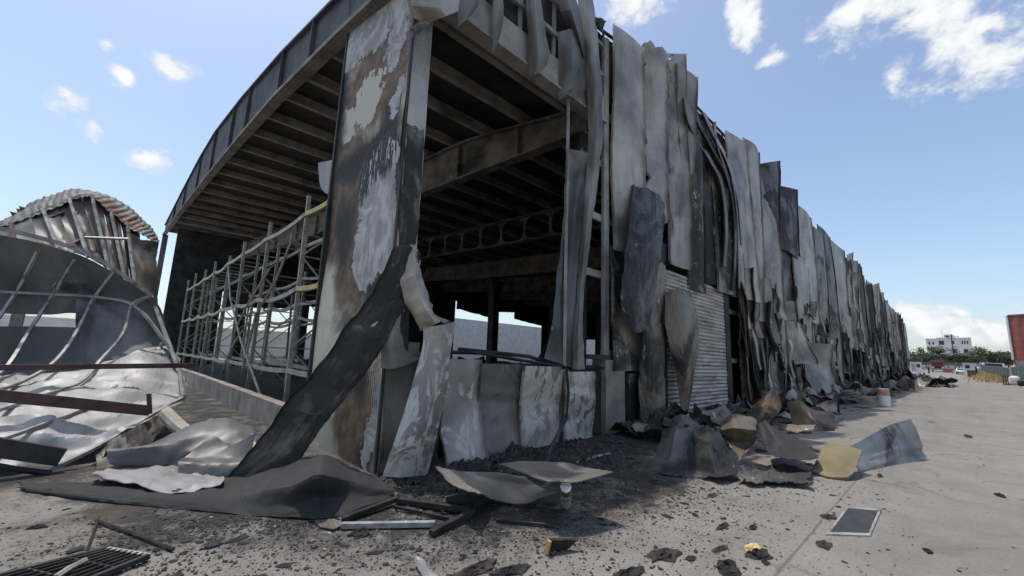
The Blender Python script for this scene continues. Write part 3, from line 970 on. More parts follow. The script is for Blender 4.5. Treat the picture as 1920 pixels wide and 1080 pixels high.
# lower tier beside the shutter
pp(1369, 1396, 545, 780, color=(0.9, .45, .75, .25), m=M_TAN, off=.10, ragged=.05)
pp(1397, 1424, 590, 780, color=(0.6, .6, .1, .5), off=.06)
pp(1424, 1452, 690, 790, color=(0.6, .6, .15, .4), off=.10, kick=.1)
pp(1452, 1476, 700, 770, color=(1.0, .3, .1, .6), off=.08, kick=.1)
pp(1500, 1530, 590, 750, color=(0.45, .7, .05, .3), off=.08)
pp(1528, 1552, 630, 750, color=(0.8, .4, .05, .5), off=.10)
# sliver panels between the shutter and the pier of the corner bay
pp(1168, 1200, 700, 850, color=(0.4, .8, .05, .5), off=.03)

# the rest of the wall, warped at random
x = Xw(1571)
k = 0
while x < XE - 0.6:
    wd = random.uniform(0.95, 1.25) * (1 + max(0, x - 30) / 70)
    far = min(1.0, (x - 30) / 60)
    top = ze(x) + random.uniform(-0.15, 0.75) - (0.5 if random.random() < 0.15 else 0)
    split = random.uniform(1.2, 4.6)
    tone = random.choice([1.15, 1.05, 1.0, 0.85, 0.45, 0.25])
    panel(x, x + wd * .9, split - 0.3, top, off=random.uniform(.04, .22), yaw=random.uniform(0.05, 0.32), amp=random.uniform(.03, .10), kick=random.choice([0, 0, .05, .15]),
          tkick=random.choice([0, 0, .05, .15]), narrow=random.choice([0, 0, .1, .3]), slant=random.uniform(-.2, .5), color=(tone, random.choice([.05, .15, .3, .6, .85]), random.choice([0, 0, .2]), random.uniform(.15, .5)),
          m=M_SC, res=.2, crumple=.015, sway=random.uniform(0, .05), ragged=.02, maxn=30)
    if random.random() < 0.8:
        br = random.random()
        wq = random.uniform(.35, .8)
        panel(x + random.uniform(-.1, .3), x + .2 + wq, random.uniform(0.0, 0.3), split + random.uniform(-.2, .5), off=random.uniform(.04, .10), yaw=random.uniform(-.12, .15), amp=.04,
              kick=random.uniform(0, .05), narrow=random.uniform(0, .2), color=(random.choice([.3, .6, 1.0, 1.2]), random.choice([.1, .4, .7, .9]), random.uniform(0, .4), random.uniform(.2, .7)),
              m=M_BLUE if (br < .18) else (M_TAN if br > .93 else M_SC), res=.2, crumple=.02, sway=.04, ragged=.05, maxn=24)
    if random.random() < 0.45:
        a = x + random.uniform(0, wd)
        z1 = random.uniform(2.5, 7.5)
        panel(a, a + random.uniform(.3, .7), z1 - random.uniform(1.5, 4), z1, off=random.uniform(.2, .4), yaw=random.uniform(-.5, .5), amp=.1, kick=random.uniform(-.1, .2), narrow=random.uniform(0, .6),
              color=(random.uniform(.4, 1.2), random.uniform(.1, .8), random.uniform(0, .4), .3), m=M_SC, res=.25, crumple=.05, sway=.3, maxn=18, name='peeled_strip')
    x += wd * random.choice([.8, 1, 1])
    k += 1
# torn narrow strips all over the lower wall beyond the shutter
for i in range(150):
    a = 11.6 + 60 * random.random() ** 1.7
    z1 = random.uniform(.8, 5.0)
    wq = random.uniform(.16, .5) * (1 + a / 90)
    tn = random.random()
    panel(a, a + wq, max(.0, z1 - random.uniform(.7, 3.2)), z1, off=random.uniform(.10, .26), yaw=random.uniform(-.6, .6), amp=.07, kick=random.uniform(0, .10), narrow=random.uniform(0, .6),
          color=((1.25, .12, .05, .3) if tn < .3 else (.3, .85, .05, .2) if tn < .6 else (.75, .45, .3, .5)), m=M_TAN if random.random() < .1 else M_BLUE if random.random() < .15 else M_SC, res=.16, crumple=.02, sway=random.uniform(-.25, .25), maxn=14, lip=.02, name='peeled_strip')
# peeled strips on the nearer part too
for (pl, pr, yt, yb, kw) in ((1478, 1498, 640, 770, dict(off=.5, yaw=.5, kick=.1, color=(1.0, .3, .1, .5))), (1455, 1468, 600, 680, dict(off=.3, yaw=.5, color=(1.1, .3, .1, .3)))):
    pp(pl, pr, yt, yb, name='peeled_strip', amp=.15, **kw)

# long curled sheets that hang in front of panels: control nets [rows][cols] of (px, py, y)


def wnet(rows): return [[gy(px, py, y) for (px, py, y) in r] for r in rows]


sheet('peeled_strip', wnet([[(1185, 345, -.15), (1215, 352, -.2), (1245, 372, -.12)], [(1180, 400, -.3), (1215, 410, -.42), (1246, 410, -.25)], [(1170, 480, -.42), (1205, 490, -.55), (1238, 480, -.35)],
                             [(1163, 560, -.5), (1195, 575, -.62), (1226, 560, -.42)], [(1172, 605, -.5), (1194, 625, -.58), (1217, 612, -.45)]]), M_BLUE, W, res=.06, crumple=.03, cscale=.3, seed=301, color=(.7, .72, .02, .46), ragged=.03)
sheet('peeled_strip', wnet([[(1228, 488, -.15), (1240, 490, -.2), (1249, 495, -.12)], [(1205, 560, -.3), (1228, 570, -.2), (1249, 565, -.15)], [(1205, 640, -.28), (1225, 650, -.4), (1246, 640, -.2)],
                             [(1197, 700, -.22), (1222, 715, -.35), (1246, 705, -.2)], [(1200, 780, -.3), (1225, 790, -.2), (1247, 780, -.22)], [(1206, 838, -.35), (1226, 835, -.25), (1240, 825, -.3)]]), M_TAN, W, res=.06, crumple=.045, cscale=.3, seed=302, color=(1.0, .6, .5, .45), ragged=.03)
sheet('peeled_strip', wnet([[(1248, 548, -.2), (1268, 542, -.35), (1294, 545, -.25)], [(1246, 600, -.32), (1280, 590, -.5), (1306, 590, -.3)], [(1256, 650, -.36), (1284, 655, -.55), (1311, 640, -.35)],
                             [(1266, 700, -.36), (1286, 705, -.5), (1303, 695, -.4)], [(1275, 750, -.4), (1286, 752, -.45), (1295, 745, -.4)], [(1274, 793, -.4), (1281, 795, -.42), (1287, 794, -.4)]]), M_TAN, W, res=.05, crumple=.03, cscale=.35, seed=303, color=(.85, .6, .6, .2))
for sd_, pts_, w0, cl_ in ((304, [(1297, 200), (1316, 245), (1342, 290), (1364, 335), (1377, 400), (1378, 470), (1374, 545)], 13, (.25, .6, 0, .1)), (324, [(1284, 185), (1290, 225), (1306, 262), (1330, 300), (1352, 345), (1360, 420), (1358, 500)], 10, (.55, .4, 0, .2)),
                           (325, [(1318, 212), (1338, 255), (1362, 300), (1376, 350), (1384, 430), (1386, 540)], 9, (.8, .25, 0, .1)), (326, [(1340, 228), (1344, 270), (1360, 320), (1382, 372), (1390, 460)], 5, (.5, .4, 0, .1))):
    sheet('peeled_strip', wnet([[(px - w0 / 2, py, -.14), (px, py, -.24 - .05 * (k % 2)), (px + w0 / 2, py, -.16)] for k, (px, py) in enumerate(pts_)]), M_SC, W, res=.08, crumple=.015, seed=sd_, color=cl_)
# the slim ribbon and the dark blade that dangle in the open bay
sheet('hanging_ribbon', wnet([[(1078, -40, .0), (1095, -35, -.1), (1105, -40, -.05)], [(1092, 60, -.1), (1108, 65, -.25), (1120, 60, -.12)], [(1100, 150, -.1), (1117, 155, -.3), (1128, 150, -.12)], [(1103, 250, -.1), (1119, 255, -.25), (1131, 250, -.1)],
                               [(1098, 350, -.1), (1110, 355, -.2), (1120, 350, -.1)], [(1090, 440, -.1), (1098, 445, -.25), (1108, 440, -.12)], [(1082, 540, -.1), (1090, 545, -.2), (1096, 540, -.1)], [(1075, 640, -.1), (1085, 640, -.25), (1093, 640, -.1)], [(1073, 692, -.1), (1085, 693, -.22), (1096, 692, -.1)]]),
      M_SC, W, res=.07, crumple=.02, cscale=.4, lin=.5, seed=305, color=(.85, .25, .02, .3))
sheet('hanging_ribbon', wnet([[(1062, 278, .0), (1082, 282, -.15), (1106, 288, -.1)], [(1060, 340, .0), (1080, 345, .1), (1100, 345, -.05)], [(1055, 430, .0), (1072, 430, .15), (1092, 430, -.05)], [(1045, 520, .0), (1062, 520, .1), (1082, 520, -.05)], [(1035, 610, .0), (1052, 610, .1), (1078, 610, -.05)], [(1020, 672, .0), (1045, 680, .05), (1076, 690, -.05)]]),
      M_BLUE, W, res=.06, crumple=.025, cscale=.35, seed=306, color=(1.5, .28, .02, .38), lip=.03)
sheet('hanging_ribbon', wnet([[(1042, 590, .2), (1052, 592, .2)], [(1025, 640, .25), (1036, 645, .25)], [(1008, 672, .25), (1022, 676, .25)]]), M_BLACK, W, res=.08, crumple=.02, seed=307)
MB().tube(wnet([[(1066, 175, 0.02), (1064, 300, .02), (1061, 450, .02), (1058, 690, .02)]])[0], 0.04, 4).build('mullion', M_PURLIN, W)
MB().box((Xw(1133), 0.0, 1.4), (Xw(1142), 0.07, 8.3)).build('mullion', M_PURLIN, W)
# sheets torn loose under the eave
for sd, rows, cl in ((311, [[(775, -30, -.3), (820, -35, -.4), (862, -30, -.25)], [(770, 10, -.25), (825, 15, -.35), (860, 0, -.25)], [(805, 40, -.15), (835, 30, -.3), (858, 22, -.25)]], (1.1, .12, 0, .2)),
                     (312, [[(760, 62, -.06), (768, 55, -.1), (800, 30, -.16)], [(763, 75, -.05), (775, 70, -.1), (806, 45, -.16)]], (.7, .35, 0, .2)),
                     (313, [[(858, -20, -.1), (880, -22, -.2), (898, -20, -.1)], [(858, 20, -.1), (882, 10, -.2), (897, 8, -.1)], [(858, 52, -.1), (870, 40, -.15), (884, 26, -.1)]], (.55, .45, 0, .15)),
                     (314, [[(925, -20, -.12), (934, -20, -.2), (942, -20, -.1)], [(924, 40, -.12), (934, 42, -.2), (943, 40, -.1)], [(924, 100, -.12), (930, 85, -.15), (936, 70, -.1)]], (.7, .35, 0, .2)),
                     (315, [[(985, -20, -.1), (1000, -20, -.2), (1012, -20, -.1)], [(990, 60, -.1), (1006, 60, -.3), (1022, 55, -.1)], [(991, 130, -.1), (1010, 120, -.3), (1030, 98, -.1)], [(991, 150, -.1), (1006, 138, -.25), (1026, 122, -.1)]], (.55, .45, 0, .2)),
                     (316, [[(1046, 60, .0), (1070, 55, -.2), (1096, 70, -.1)], [(1047, 120, .0), (1072, 120, -.25), (1100, 120, -.1)], [(1047, 170, .0), (1070, 160, -.2), (1098, 168, -.1)], [(1048, 188, .0), (1062, 178, -.15), (1080, 184, -.1)]], (.55, .5, 0, .25)),
                     (317, [[(1045, -25, -.1), (1058, -25, -.2), (1072, -25, -.1)], [(1052, 25, -.1), (1070, 20, -.3), (1085, 15, -.15)], [(1075, 70, -.1), (1085, 68, -.25), (1095, 64, -.15)], [(1088, 110, -.1), (1096, 108, -.2), (1104, 104, -.1)]], (.5, .35, 0, .1))):
    sheet('torn_eave_sheet', wnet(rows), M_SC, W, res=.06, crumple=.016, cscale=.35, seed=sd, color=cl, lin=.8)
# cap piece of the pier, bent outwards
sheet('torn_eave_sheet', wnet([[(762, -40, -.10), (800, -40, -.06), (860, -40, -.05)], [(764, 0, -.10), (800, 5, -.12), (858, 0, -.15)], [(770, 30, -.08), (800, 42, -.12), (850, 25, -.2)]]), M_SC, W, res=.07, crumple=.02, lin=.8, seed=320, color=(1.3, .03, 0, .2))

# ---- dado below the open bay: burnt tray panels, each on its own
for i, (pl, pr, yt, yb, off, cl, kw) in enumerate(((712, 772, 640, 893, .02, (.8, .25, .05, .15), {}), (770, 822, 660, 893, .0, (.6, .4, .05, .2), {}), (818, 892, 673, 893, .05, (1.1, .18, .05, .65), dict(kick=.2)), (890, 965, 682, 885, .04, (.78, .35, .18, .28), dict(kick=.08)),
                                                 (966, 1033, 686, 880, .12, (1.0, .05, .02, 1.0), dict(yaw=.05)), (1034, 1060, 692, 868, .03, (1.0, .2, .02, .7), {}), (1044, 1100, 696, 850, .14, (1.05, .05, .02, 1.0), dict(yaw=-.05)))):
    xa, xb = Xw(pl, 780), Xw(pr, 780)
    zl = max(0.015, Zw((pl + pr) / 2, yb))
    panel(xa, xb, zl, Zw((pl + pr) / 2, yt), off=off, amp=.03, color=cl, res=.05, crumple=.03, name='dado_panel', lip=.04, **kw)
b = MB()
b.box((0.3, 0.05, 0.021), (4.55, 0.2, 1.25))
b.build('dado_backing', M_BLACK, W)
b = MB()
b.tube(wnet([[(835, 660, .0), (900, 662, .0), (980, 676, .0), (1060, 688, .0), (1140, 690, .0)]])[0], .025, 4)
b.tube(wnet([[(860, 655, .1), (990, 668, .1), (1060, 690, .1)]])[0], .03, 4)
b.build('dado_rail', M_BLACK, W)
# leaning strip torn off the pier: crumpled top, flat lower leaf
sheet('torn_dado_leaf', wnet([[(768, 462, -.25), (775, 458, -.35), (782, 470, -.25)], [(752, 530, -.25), (778, 520, -.4), (797, 540, -.3)], [(768, 575, -.2), (795, 570, -.42), (812, 590, -.3)], [(792, 618, -.2), (820, 606, -.5), (850, 603, -.25)]]), M_SC, W, res=.05, crumple=.06, cscale=.28, seed=331, color=(1.3, .16, .22, .35), lin=0.7)
sheet('torn_dado_leaf', wnet([[(795, 612, -.25), (822, 610, -.4), (852, 603, -.2)], [(792, 650, -.3), (820, 650, -.38), (846, 640, -.25)], [(770, 730, -.4), (805, 730, -.46), (838, 725, -.35)], [(742, 820, -.5), (780, 820, -.56), (818, 815, -.45)], [(717, 893, -.5), (755, 895, -.55), (800, 890, -.42)]]), M_SC, W, res=.05, crumple=.025, cscale=.4, seed=332, color=(1.0, .10, .06, .85))
sheet('torn_dado_leaf', wnet([[(716, 560, -.02), (738, 575, -.1), (752, 560, -.03)], [(716, 640, -.03), (735, 650, -.1), (762, 655, -.05)], [(714, 690, -.02), (745, 690, -.1), (790, 672, -.08)]]), M_SC, W, res=.06, crumple=.03, seed=333, color=(.9, .3, .05, .3))
# square concrete jamb and dark recess at the end of the dado
b = MB()
b.box((Xw(1131, 780), -0.06, 0.0), (Xw(1167, 780), 0.25, 1.36))
b.build('concrete_jamb', M_CONC, W)
MB().tube(wnet([[(1062, 690, -.2), (1066, 740, -.25), (1062, 785, -.3), (1042, 822, -.5), (1022, 862, -.75)]])[0], .03, 4).build('bent_bar', M_BLACK, W)
b = MB()
b.box((Xw(1096, 700), -0.04, 1.36), (Xw(1200, 700), 0.2, 1.45))
b.build('lintel', M_BLACK, W)

# ---- rolling shutter: every slat a piece
SX0, SX1, SZ = Xw(1246, 650), Xw(1358, 650), 3.55
sh = thing('rolling_shutter', '', '', (SX0, 0, 0))
del sh['label'], sh['category']
sh.parent = W
prof = [(0.0, 0.0), (-0.022, 0.018), (-0.028, 0.045), (-0.020, 0.075), (0.0, 0.098)]
ns = 36
pitch = SZ / ns
me0 = None
for k in range(ns):
    z = 0.02 + k * pitch
    V, F = [], []
    xs_ = np.linspace(SX0, SX1, 6)
    for i, x_ in enumerate(xs_):
        for (dy_, dz_) in prof:
            V.append((x_, -0.02 + dy_, z + dz_ * pitch / 0.1))
    for i in range(5):
        for j in range(4):
            F.append((i * 5 + j, (i + 1) * 5 + j, (i + 1) * 5 + j + 1, i * 5 + j + 1))
    if me0 is None:
        o = mk('slat', V, F, M_SLAT, sh, smooth=True)
        me0 = o.data
        base = np.array(o.location)
    else:
        o = bpy.data.objects.new('slat', me0)
        COL.objects.link(o)
        o.parent = sh
        o.location = (base[0], base[1] + 0.006 * math.sin(k * 1.7), base[2] + k * pitch)
for (xa, xb) in ((SX0 - 0.22, SX0 - 0.01), (SX1 + 0.01, SX1 + 0.38)):
    MB().box((xa, -0.06, 0.0), (xb, 0.12, SZ + 0.2)).build('jamb', M_BLACK, sh)
MB().box((SX0 - 0.22, -0.05, SZ + 0.21), (SX1 + 0.38, 0.13, SZ + 0.6)).build('shutter_box', M_BLACK, sh)
MB().box((SX0, -0.05, 0.0), (SX1, -0.055 + 0.12, 0.075)).build('bottom_rail', M_GALV, sh)

# ------------------------------------------------------------------ pallet racks inside the open gable side


def rack(label, x0, depth, ys_, ztop, levels, yellow_first, sag):
    t = thing('pallet_rack', label, 'pallet rack', (x0, ys_[0], 0.02), 'burnt pallet racks')
    rr = np.random.default_rng(int(x0 * 10))
    tops = []
    for k, y in enumerate(ys_):
        for dx in (0, depth):
            ln = rr.normal(0, 0.05, 2)
            zt_ = ztop + rr.normal(0, 0.08)
            b = MB()
            q0, q1 = np.array((x0 + dx, y, 0.021)), np.array((x0 + dx + ln[0], y + ln[1] * 2, zt_))
            b.bar(q0, q1, 0.09, 0.075, (0, 1, 0))
            b.build('upright', M_GALV, t)
        zz = np.arange(0.3, ztop - 0.6, 1.1)
        for i, z in enumerate(zz):
            b = MB()
            a, c_ = (x0, x0 + depth) if i % 2 else (x0 + depth, x0)
            b.bar((a, y, z), (c_, y, z + 1.0), 0.03, 0.04)
            b.bar((x0, y + 0.02, z + 1.05), (x0 + depth, y + 0.02, z + 1.05), 0.03, 0.03)
            b.build('brace', M_GALV, t)
    for li, z in enumerate(levels):
        for dx in (-0.05, depth + 0.05):
            for k in range(len(ys_) - 1):
                y0, y1 = ys_[k], ys_[k + 1]
                s = sag * rr.uniform(0.3, 1.2) * (0.4 if li == 0 else 1)
                pts_ = [np.array((x0 + dx, y0 + (y1 - y0) * u, z - s * 4 * u * (1 - u))) for u in np.linspace(0, 1, 6)]
                b = MB()
                for a, c_ in zip(pts_[:-1], pts_[1:]):
                    b.bar(a, c_, 0.05, 0.11)
                b.build('beam', M_YELLOW if (k < yellow_first[li]) else M_GALV, t)
    # shelf decking wires
    for k in range(len(ys_) - 1):
        for u in np.linspace(0.15, 0.85, 3):
            y = ys_[k] + (ys_[k + 1] - ys_[k]) * u
            MB().bar((x0, y, levels[-1] - 0.03), (x0 + depth, y, levels[-1] - 0.05), 0.025, 0.025).build('deck_bar', M_GALV, t)
    return t


rk = rack('tall pallet rack with yellow beams nearest the corner pier, behind the low wall', 0.75, 1.0, [3.3, 6.0, 9.6, 12.4, 15.2, 18, 21, 24, 27], 5.15, [0.85, 2.75, 4.6], [0, 1, 1], 0.12)
rack('second pallet rack further inside the hall, half hidden behind the front rack', 3.1, 1.0, [9, 13.5, 18, 22.5], 4.4, [0.9, 2.6, 4.2], [0, 0, 0], 0.2)
# buckled members of the front rack
for pts_ in ([(548, 437), (545, 455), (520, 520), (480, 590), (455, 690)], [(428, 500), (432, 560), (452, 640), (490, 745)], [(415, 700), (440, 640), (470, 600)], [(505, 505), (470, 560), (440, 620)]):
    b = MB()
    b.tube([gx(px, py, 0.62) for px, py in pts_], 0.035, 4)
    b.build('buckled_strut', M_GALV, rk)

# heaps of burnt goods on the hall floor
def heap(name, label, cat, cx, cy, rx, ry, h, m, seed, group=None):
    n = 22
    u, v = np.meshgrid(np.linspace(0, 2 * math.pi, n, endpoint=False), np.linspace(0, 1, 9))
    rr = 1 - v
    P = np.stack([cx + rx * rr * np.cos(u), cy + ry * rr * np.sin(u), 0.0 * u], -1)
    q = waves(P.reshape(-1, 3) * 1.0, seed, 0.9).reshape(u.shape)
    P[..., 2] = 0.02 + h * (1 - rr ** 1.6) * (0.75 + 0.4 * q) * (v > 0.01)
    V = P.reshape(-1, 3)
    F = []
    for r in range(8):
        for c_ in range(n):
            c2 = (c_ + 1) % n
            F.append((r * n + c_, r * n + c2, (r + 1) * n + c2, (r + 1) * n + c_))
    o = mk(name, V, F, m, None, [(p[0], p[1]) for p in V], False, (.5, .8, .15, .3))
    return tag(o, label, cat, group)


heap('rubble_heap', 'low heap of burnt goods on the hall floor behind the racks', 'rubble', 3.0, 12, 2.0, 6, .9, M_CHARB, 3)
heap('rubble_heap', 'dark rubble heap behind the dado under the open bay', 'rubble', 3.2, 3.2, 2.2, 1.6, .7, M_CHAR, 4)
heap('rubble_heap', 'long grey rubble heap deep inside the hall by the bright opening', 'rubble', 22, 24, 9, 3, 1.0, M_CHARB, 5)

# pale neighbouring hall seen through the back openings
nb = thing('neighbour_hall', 'pale cream and blue-grey neighbouring hall seen through the burnt hall', 'building', (25, 54, 0))
MB().box((-10, 54, 0.0), (24.99, 60, 3.4)).build('cream_wall', M_WALLW, nb)
MB().box((25, 54, 0.0), (110, 60, 7.6)).build('blue_grey_wall', M_WALLB, nb)
for x in np.arange(0, 110, 6.0):
    MB().box((x, 53.93, 0.0), (x + 0.35, 53.995, 3.2 if x < 25 else 7.4)).build('pilaster', M_WALLW if x < 25 else M_WALLB, nb)
MB().box((-10, 53.8, 7.61), (110, 54.6, 7.7)).build('cornice', M_CONC, nb) if False else None
for (x0_, x1_, zt_, zb_, sd_) in ((25, 30, 7.5, 6.3, 1), (29.5, 34.5, 7.5, 6.9, 2), (34, 39.6, 7.5, 6.0, 3), (3.4, 9, 5.6, 4.6, 4), (8.6, 15.6, 5.6, 5.0, 5), (44, 52, 5.4, 4.4, 6)):
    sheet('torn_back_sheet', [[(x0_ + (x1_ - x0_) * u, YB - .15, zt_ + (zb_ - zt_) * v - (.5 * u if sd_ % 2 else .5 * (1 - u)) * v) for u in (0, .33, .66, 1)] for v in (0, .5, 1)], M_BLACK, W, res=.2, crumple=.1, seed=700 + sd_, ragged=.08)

# ------------------------------------------------------------------ collapsed shed on the left
S0 = dist(150, 760, 8.0)
SH = thing('collapsed_shed', 'collapsed metal shed with rusty arched roof and bent purlin grid at left', 'shed', (float(S0[0]), float(S0[1]), 0.0))


def dn(rows): return [[dist(*p) for p in r] for r in rows]


# the arched corrugated roof
arc = [(-60, 432), (0, 413), (60, 376), (105, 362), (145, 357), (195, 367), (235, 385), (262, 405), (283, 428), (296, 452)]
low = [(-60, 446), (0, 432), (60, 408), (100, 392), (150, 373), (172, 372), (205, 398), (236, 424), (265, 440), (290, 458)]
sheet('arched_roof', [[dist(px, py, 15.5) for px, py in arc], [dist(px, py + (q[1] - py) * .5, 14.2) for (px, py), q in zip(arc, low)], [dist(px, py, 13.0) for px, py in low]], M_CORR, SH, res=.03, th=.012, crumple=.07, cscale=1.4, seed=51, rib=(.15, .011, 'u'), maxn=480, ragged=.05)
# fan of liner sheets under the arch
hub = (215, 505)
fan = [(-40, 442), (20, 425), (55, 410), (80, 400), (105, 391), (130, 380), (152, 373), (172, 373), (190, 386), (207, 400), (223, 413), (238, 425), (262, 439)]
foot = [(-40, 470), (30, 462), (75, 462), (110, 466), (140, 474), (165, 482), (190, 496), (205, 508), (222, 520), (236, 530), (246, 536), (254, 540), (262, 545)]
for k in range(len(fan) - 1):
    a, b_, c_, d_ = (fan[k][0], fan[k][1] - 8), (fan[k + 1][0], fan[k + 1][1] - 8), foot[k], foot[k + 1]
    da, db = 13.25, 13.25
    tone = [.9, .8, .4, .6, .35, .45, .7, .8, .6, .3, .2, .2][k]
    sheet('liner_sheet', [[dist(*a, da), dist((a[0] + b_[0]) / 2, (a[1] + b_[1]) / 2, (da + db) / 2), dist(*b_, db)], [dist((a[0] + c_[0]) / 2, (a[1] + c_[1]) / 2, da - .8), dist((a[0] + b_[0] + c_[0] + d_[0]) / 4, (a[1] + b_[1] + c_[1] + d_[1]) / 4, (da + db) / 2 - .75), dist((b_[0] + d_[0]) / 2, (b_[1] + d_[1]) / 2, db - .8)],
                         [dist(*c_, da - 1.6), dist((c_[0] + d_[0]) / 2, (c_[1] + d_[1]) / 2, (da + db) / 2 - 1.5), dist(*d_, db - 1.6)]], M_SC, SH, res=.15, crumple=.03, seed=60 + k, color=(tone * .62, .3, .0, .25))
    MB().tube([dist(*b_, db - .1), dist((b_[0] + d_[0]) / 2, (b_[1] + d_[1]) / 2, db - .9), dist(*d_, db - 1.7)], .035, 4).build('rib_bar', M_RED if k < 2 else M_TUBE, SH) if k % 2 == 0 else None
MB().tube([dist(px, py, 12.1) for px, py in ((-20, 470), (110, 468), (160, 445), (240, 448))], .03, 4).build('rib_bar', M_TUBE, SH)
MB().tube([dist(px, py, 12.9) for px, py in ((0, 462), (35, 440), (85, 412), (120, 398))], .03, 4).build('rib_bar', M_RED, SH)
# crumpled wall / roof skins under the purlin grid: shade put into the upper skin's dark colour, sun into the lower's white
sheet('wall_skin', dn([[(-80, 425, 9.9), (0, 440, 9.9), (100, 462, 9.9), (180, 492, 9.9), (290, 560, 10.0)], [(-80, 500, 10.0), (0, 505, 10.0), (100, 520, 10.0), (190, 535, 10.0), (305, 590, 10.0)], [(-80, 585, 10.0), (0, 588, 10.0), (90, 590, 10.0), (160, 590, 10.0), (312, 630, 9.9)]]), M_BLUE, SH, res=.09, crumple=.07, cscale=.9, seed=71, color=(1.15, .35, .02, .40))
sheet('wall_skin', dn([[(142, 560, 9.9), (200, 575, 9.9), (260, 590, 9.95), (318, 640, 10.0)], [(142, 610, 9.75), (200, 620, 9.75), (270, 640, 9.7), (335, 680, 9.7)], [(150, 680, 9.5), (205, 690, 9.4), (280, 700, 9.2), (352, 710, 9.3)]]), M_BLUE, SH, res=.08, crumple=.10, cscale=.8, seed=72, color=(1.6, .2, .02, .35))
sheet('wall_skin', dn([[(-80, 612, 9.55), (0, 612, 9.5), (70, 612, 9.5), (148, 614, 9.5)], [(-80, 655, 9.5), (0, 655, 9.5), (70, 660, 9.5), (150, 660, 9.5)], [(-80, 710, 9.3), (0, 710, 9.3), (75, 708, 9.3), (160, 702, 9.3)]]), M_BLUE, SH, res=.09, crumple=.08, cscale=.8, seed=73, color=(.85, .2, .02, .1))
sheet('roof_skin', dn([[(-90, 700, 9.25), (0, 700, 9.2), (90, 695, 9.2), (180, 680, 9.3), (262, 655, 9.5), (330, 640, 9.7)], [(-90, 740, 8.1), (0, 740, 8.1), (100, 735, 8.1), (190, 725, 8.3), (280, 700, 8.7), (345, 690, 9.2)],
                       [(-90, 785, 7.4), (0, 785, 7.3), (95, 790, 7.3), (175, 775, 7.5), (260, 750, 8.0), (355, 725, 8.7)], [(-90, 830, 6.95), (0, 835, 6.9), (75, 850, 6.9), (160, 830, 7.05), (235, 795, 7.4), (350, 745, 8.4)], [(-90, 865, 6.75), (0, 872, 6.7), (80, 884, 6.75), (170, 845, 6.9), (260, 800, 7.2), (345, 756, 8.2)]]),
      M_WHITE, SH, res=.06, crumple=.10, cscale=.8, seed=74, color=(.85, .30, .12, .12), ragged=.03)
sheet('wall_skin', dn([[(236, 432, 12.9), (262, 446, 12.9), (298, 452, 13.0)], [(244, 480, 12.4), (268, 500, 12.3), (296, 505, 12.6)], [(256, 530, 11.6), (280, 560, 11.4), (300, 575, 12.0)], [(268, 570, 11.0), (292, 600, 11.0), (305, 640, 11.4)]]), M_SC, SH, res=.12, crumple=.06, seed=76, color=(.35, .6, .05, .25), ragged=.04)
# edge member and grid of bent purlins
D = {}
GRID = [[(-20, 424, 10.4), (0, 428, 10.3), (100, 453, 10.2), (180, 483, 10.2), (283, 553, 10.3)],
        [(0, 547, 9.7), (100, 552, 9.6), (180, 557, 9.6), (250, 572, 9.7), (300, 627, 9.7), (340, 690, 9.2)],
        [(250, 572, 9.7), (284, 552, 10.2)],
        [(70, 473, 10.1), (33, 543, 9.7), (-5, 600, 9.4), (-50, 660, 9.0)],
        [(140, 487, 10.1), (100, 552, 9.6), (57, 617, 9.2), (13, 687, 8.6), (-40, 725, 8.0)],
        [(213, 510, 10.0), (177, 557, 9.6), (160, 590, 9.4), (133, 640, 9.0), (97, 683, 8.5), (40, 716, 8.0), (-40, 745, 7.6)],
        [(283, 553, 10.1), (247, 573, 9.7), (230, 627, 9.3), (187, 677, 8.7), (150, 717, 8.1), (70, 745, 7.7), (-30, 778, 7.3)],
        [(303, 643, 9.5), (287, 677, 9.0), (253, 693, 8.5), (179, 754, 7.6), (73, 799, 7.05), (-30, 835, 6.75)],
        [(90, 884, 6.65), (175, 842, 6.75), (240, 805, 7.1), (305, 766, 7.8), (345, 745, 8.2)]]
for k, pts_ in enumerate(GRID):
    b = MB()
    pts_ = [(p[0], p[1], float(np.interp(p[1], [420, 550, 600, 650, 690, 720, 760, 800, 840, 890], [9.8, 9.85, 9.6, 9.25, 8.85, 8.35, 7.55, 7.05, 6.7, 6.6])) + max(0, (p[0] - 150) / 200) * (.45 if p[1] > 640 else 0)) for p in pts_]
    cc = np.array([[dist(*p) for p in pts_]])
    tt = np.linspace(0, 1, 26)
    P = ceval(np.concatenate([cc, cc + 1e-4]), tt[None, :], np.zeros((1, 26)))[0]
    b.tube(P, .026 if k else .04, 4, rot=.78)
    b.build('purlin_bar', M_TUBE, SH)
b = MB()
b.bar(dist(-60, 690, 8.2), dist(367, 685, 8.4), .07, .07)
b.build('red_tie_bar', M_RED, SH)
b = MB()
b.bar(dist(-60, 736, 7.2), dist(281, 770, 7.3), .06, .125)
b.bar(dist(279, 738, 7.26), dist(281, 776, 7.28), .05, .05)
b.build('red_tie_bar', M_RED, SH)
b = MB()
b.bar(dist(-60, 830, 6.55), dist(116, 857, 6.6), .08, .17)
b.build('black_channel', M_BLACK, SH)
MB().tube([dist(px, py, d) for px, py, d in ((-40, 868, 6.6), (30, 880, 6.6), (95, 888, 6.6))], .03, 4).build('edge_bar', M_BLACK, SH)
for (p, q) in (((283, 553, 10.2), (338, 700, 9.0)), ((338, 700, 9.0), (345, 745, 8.3))):
    MB().tube([dist(*p), dist(*q)], .035, 4).build('edge_bar', M_TUBE, SH)
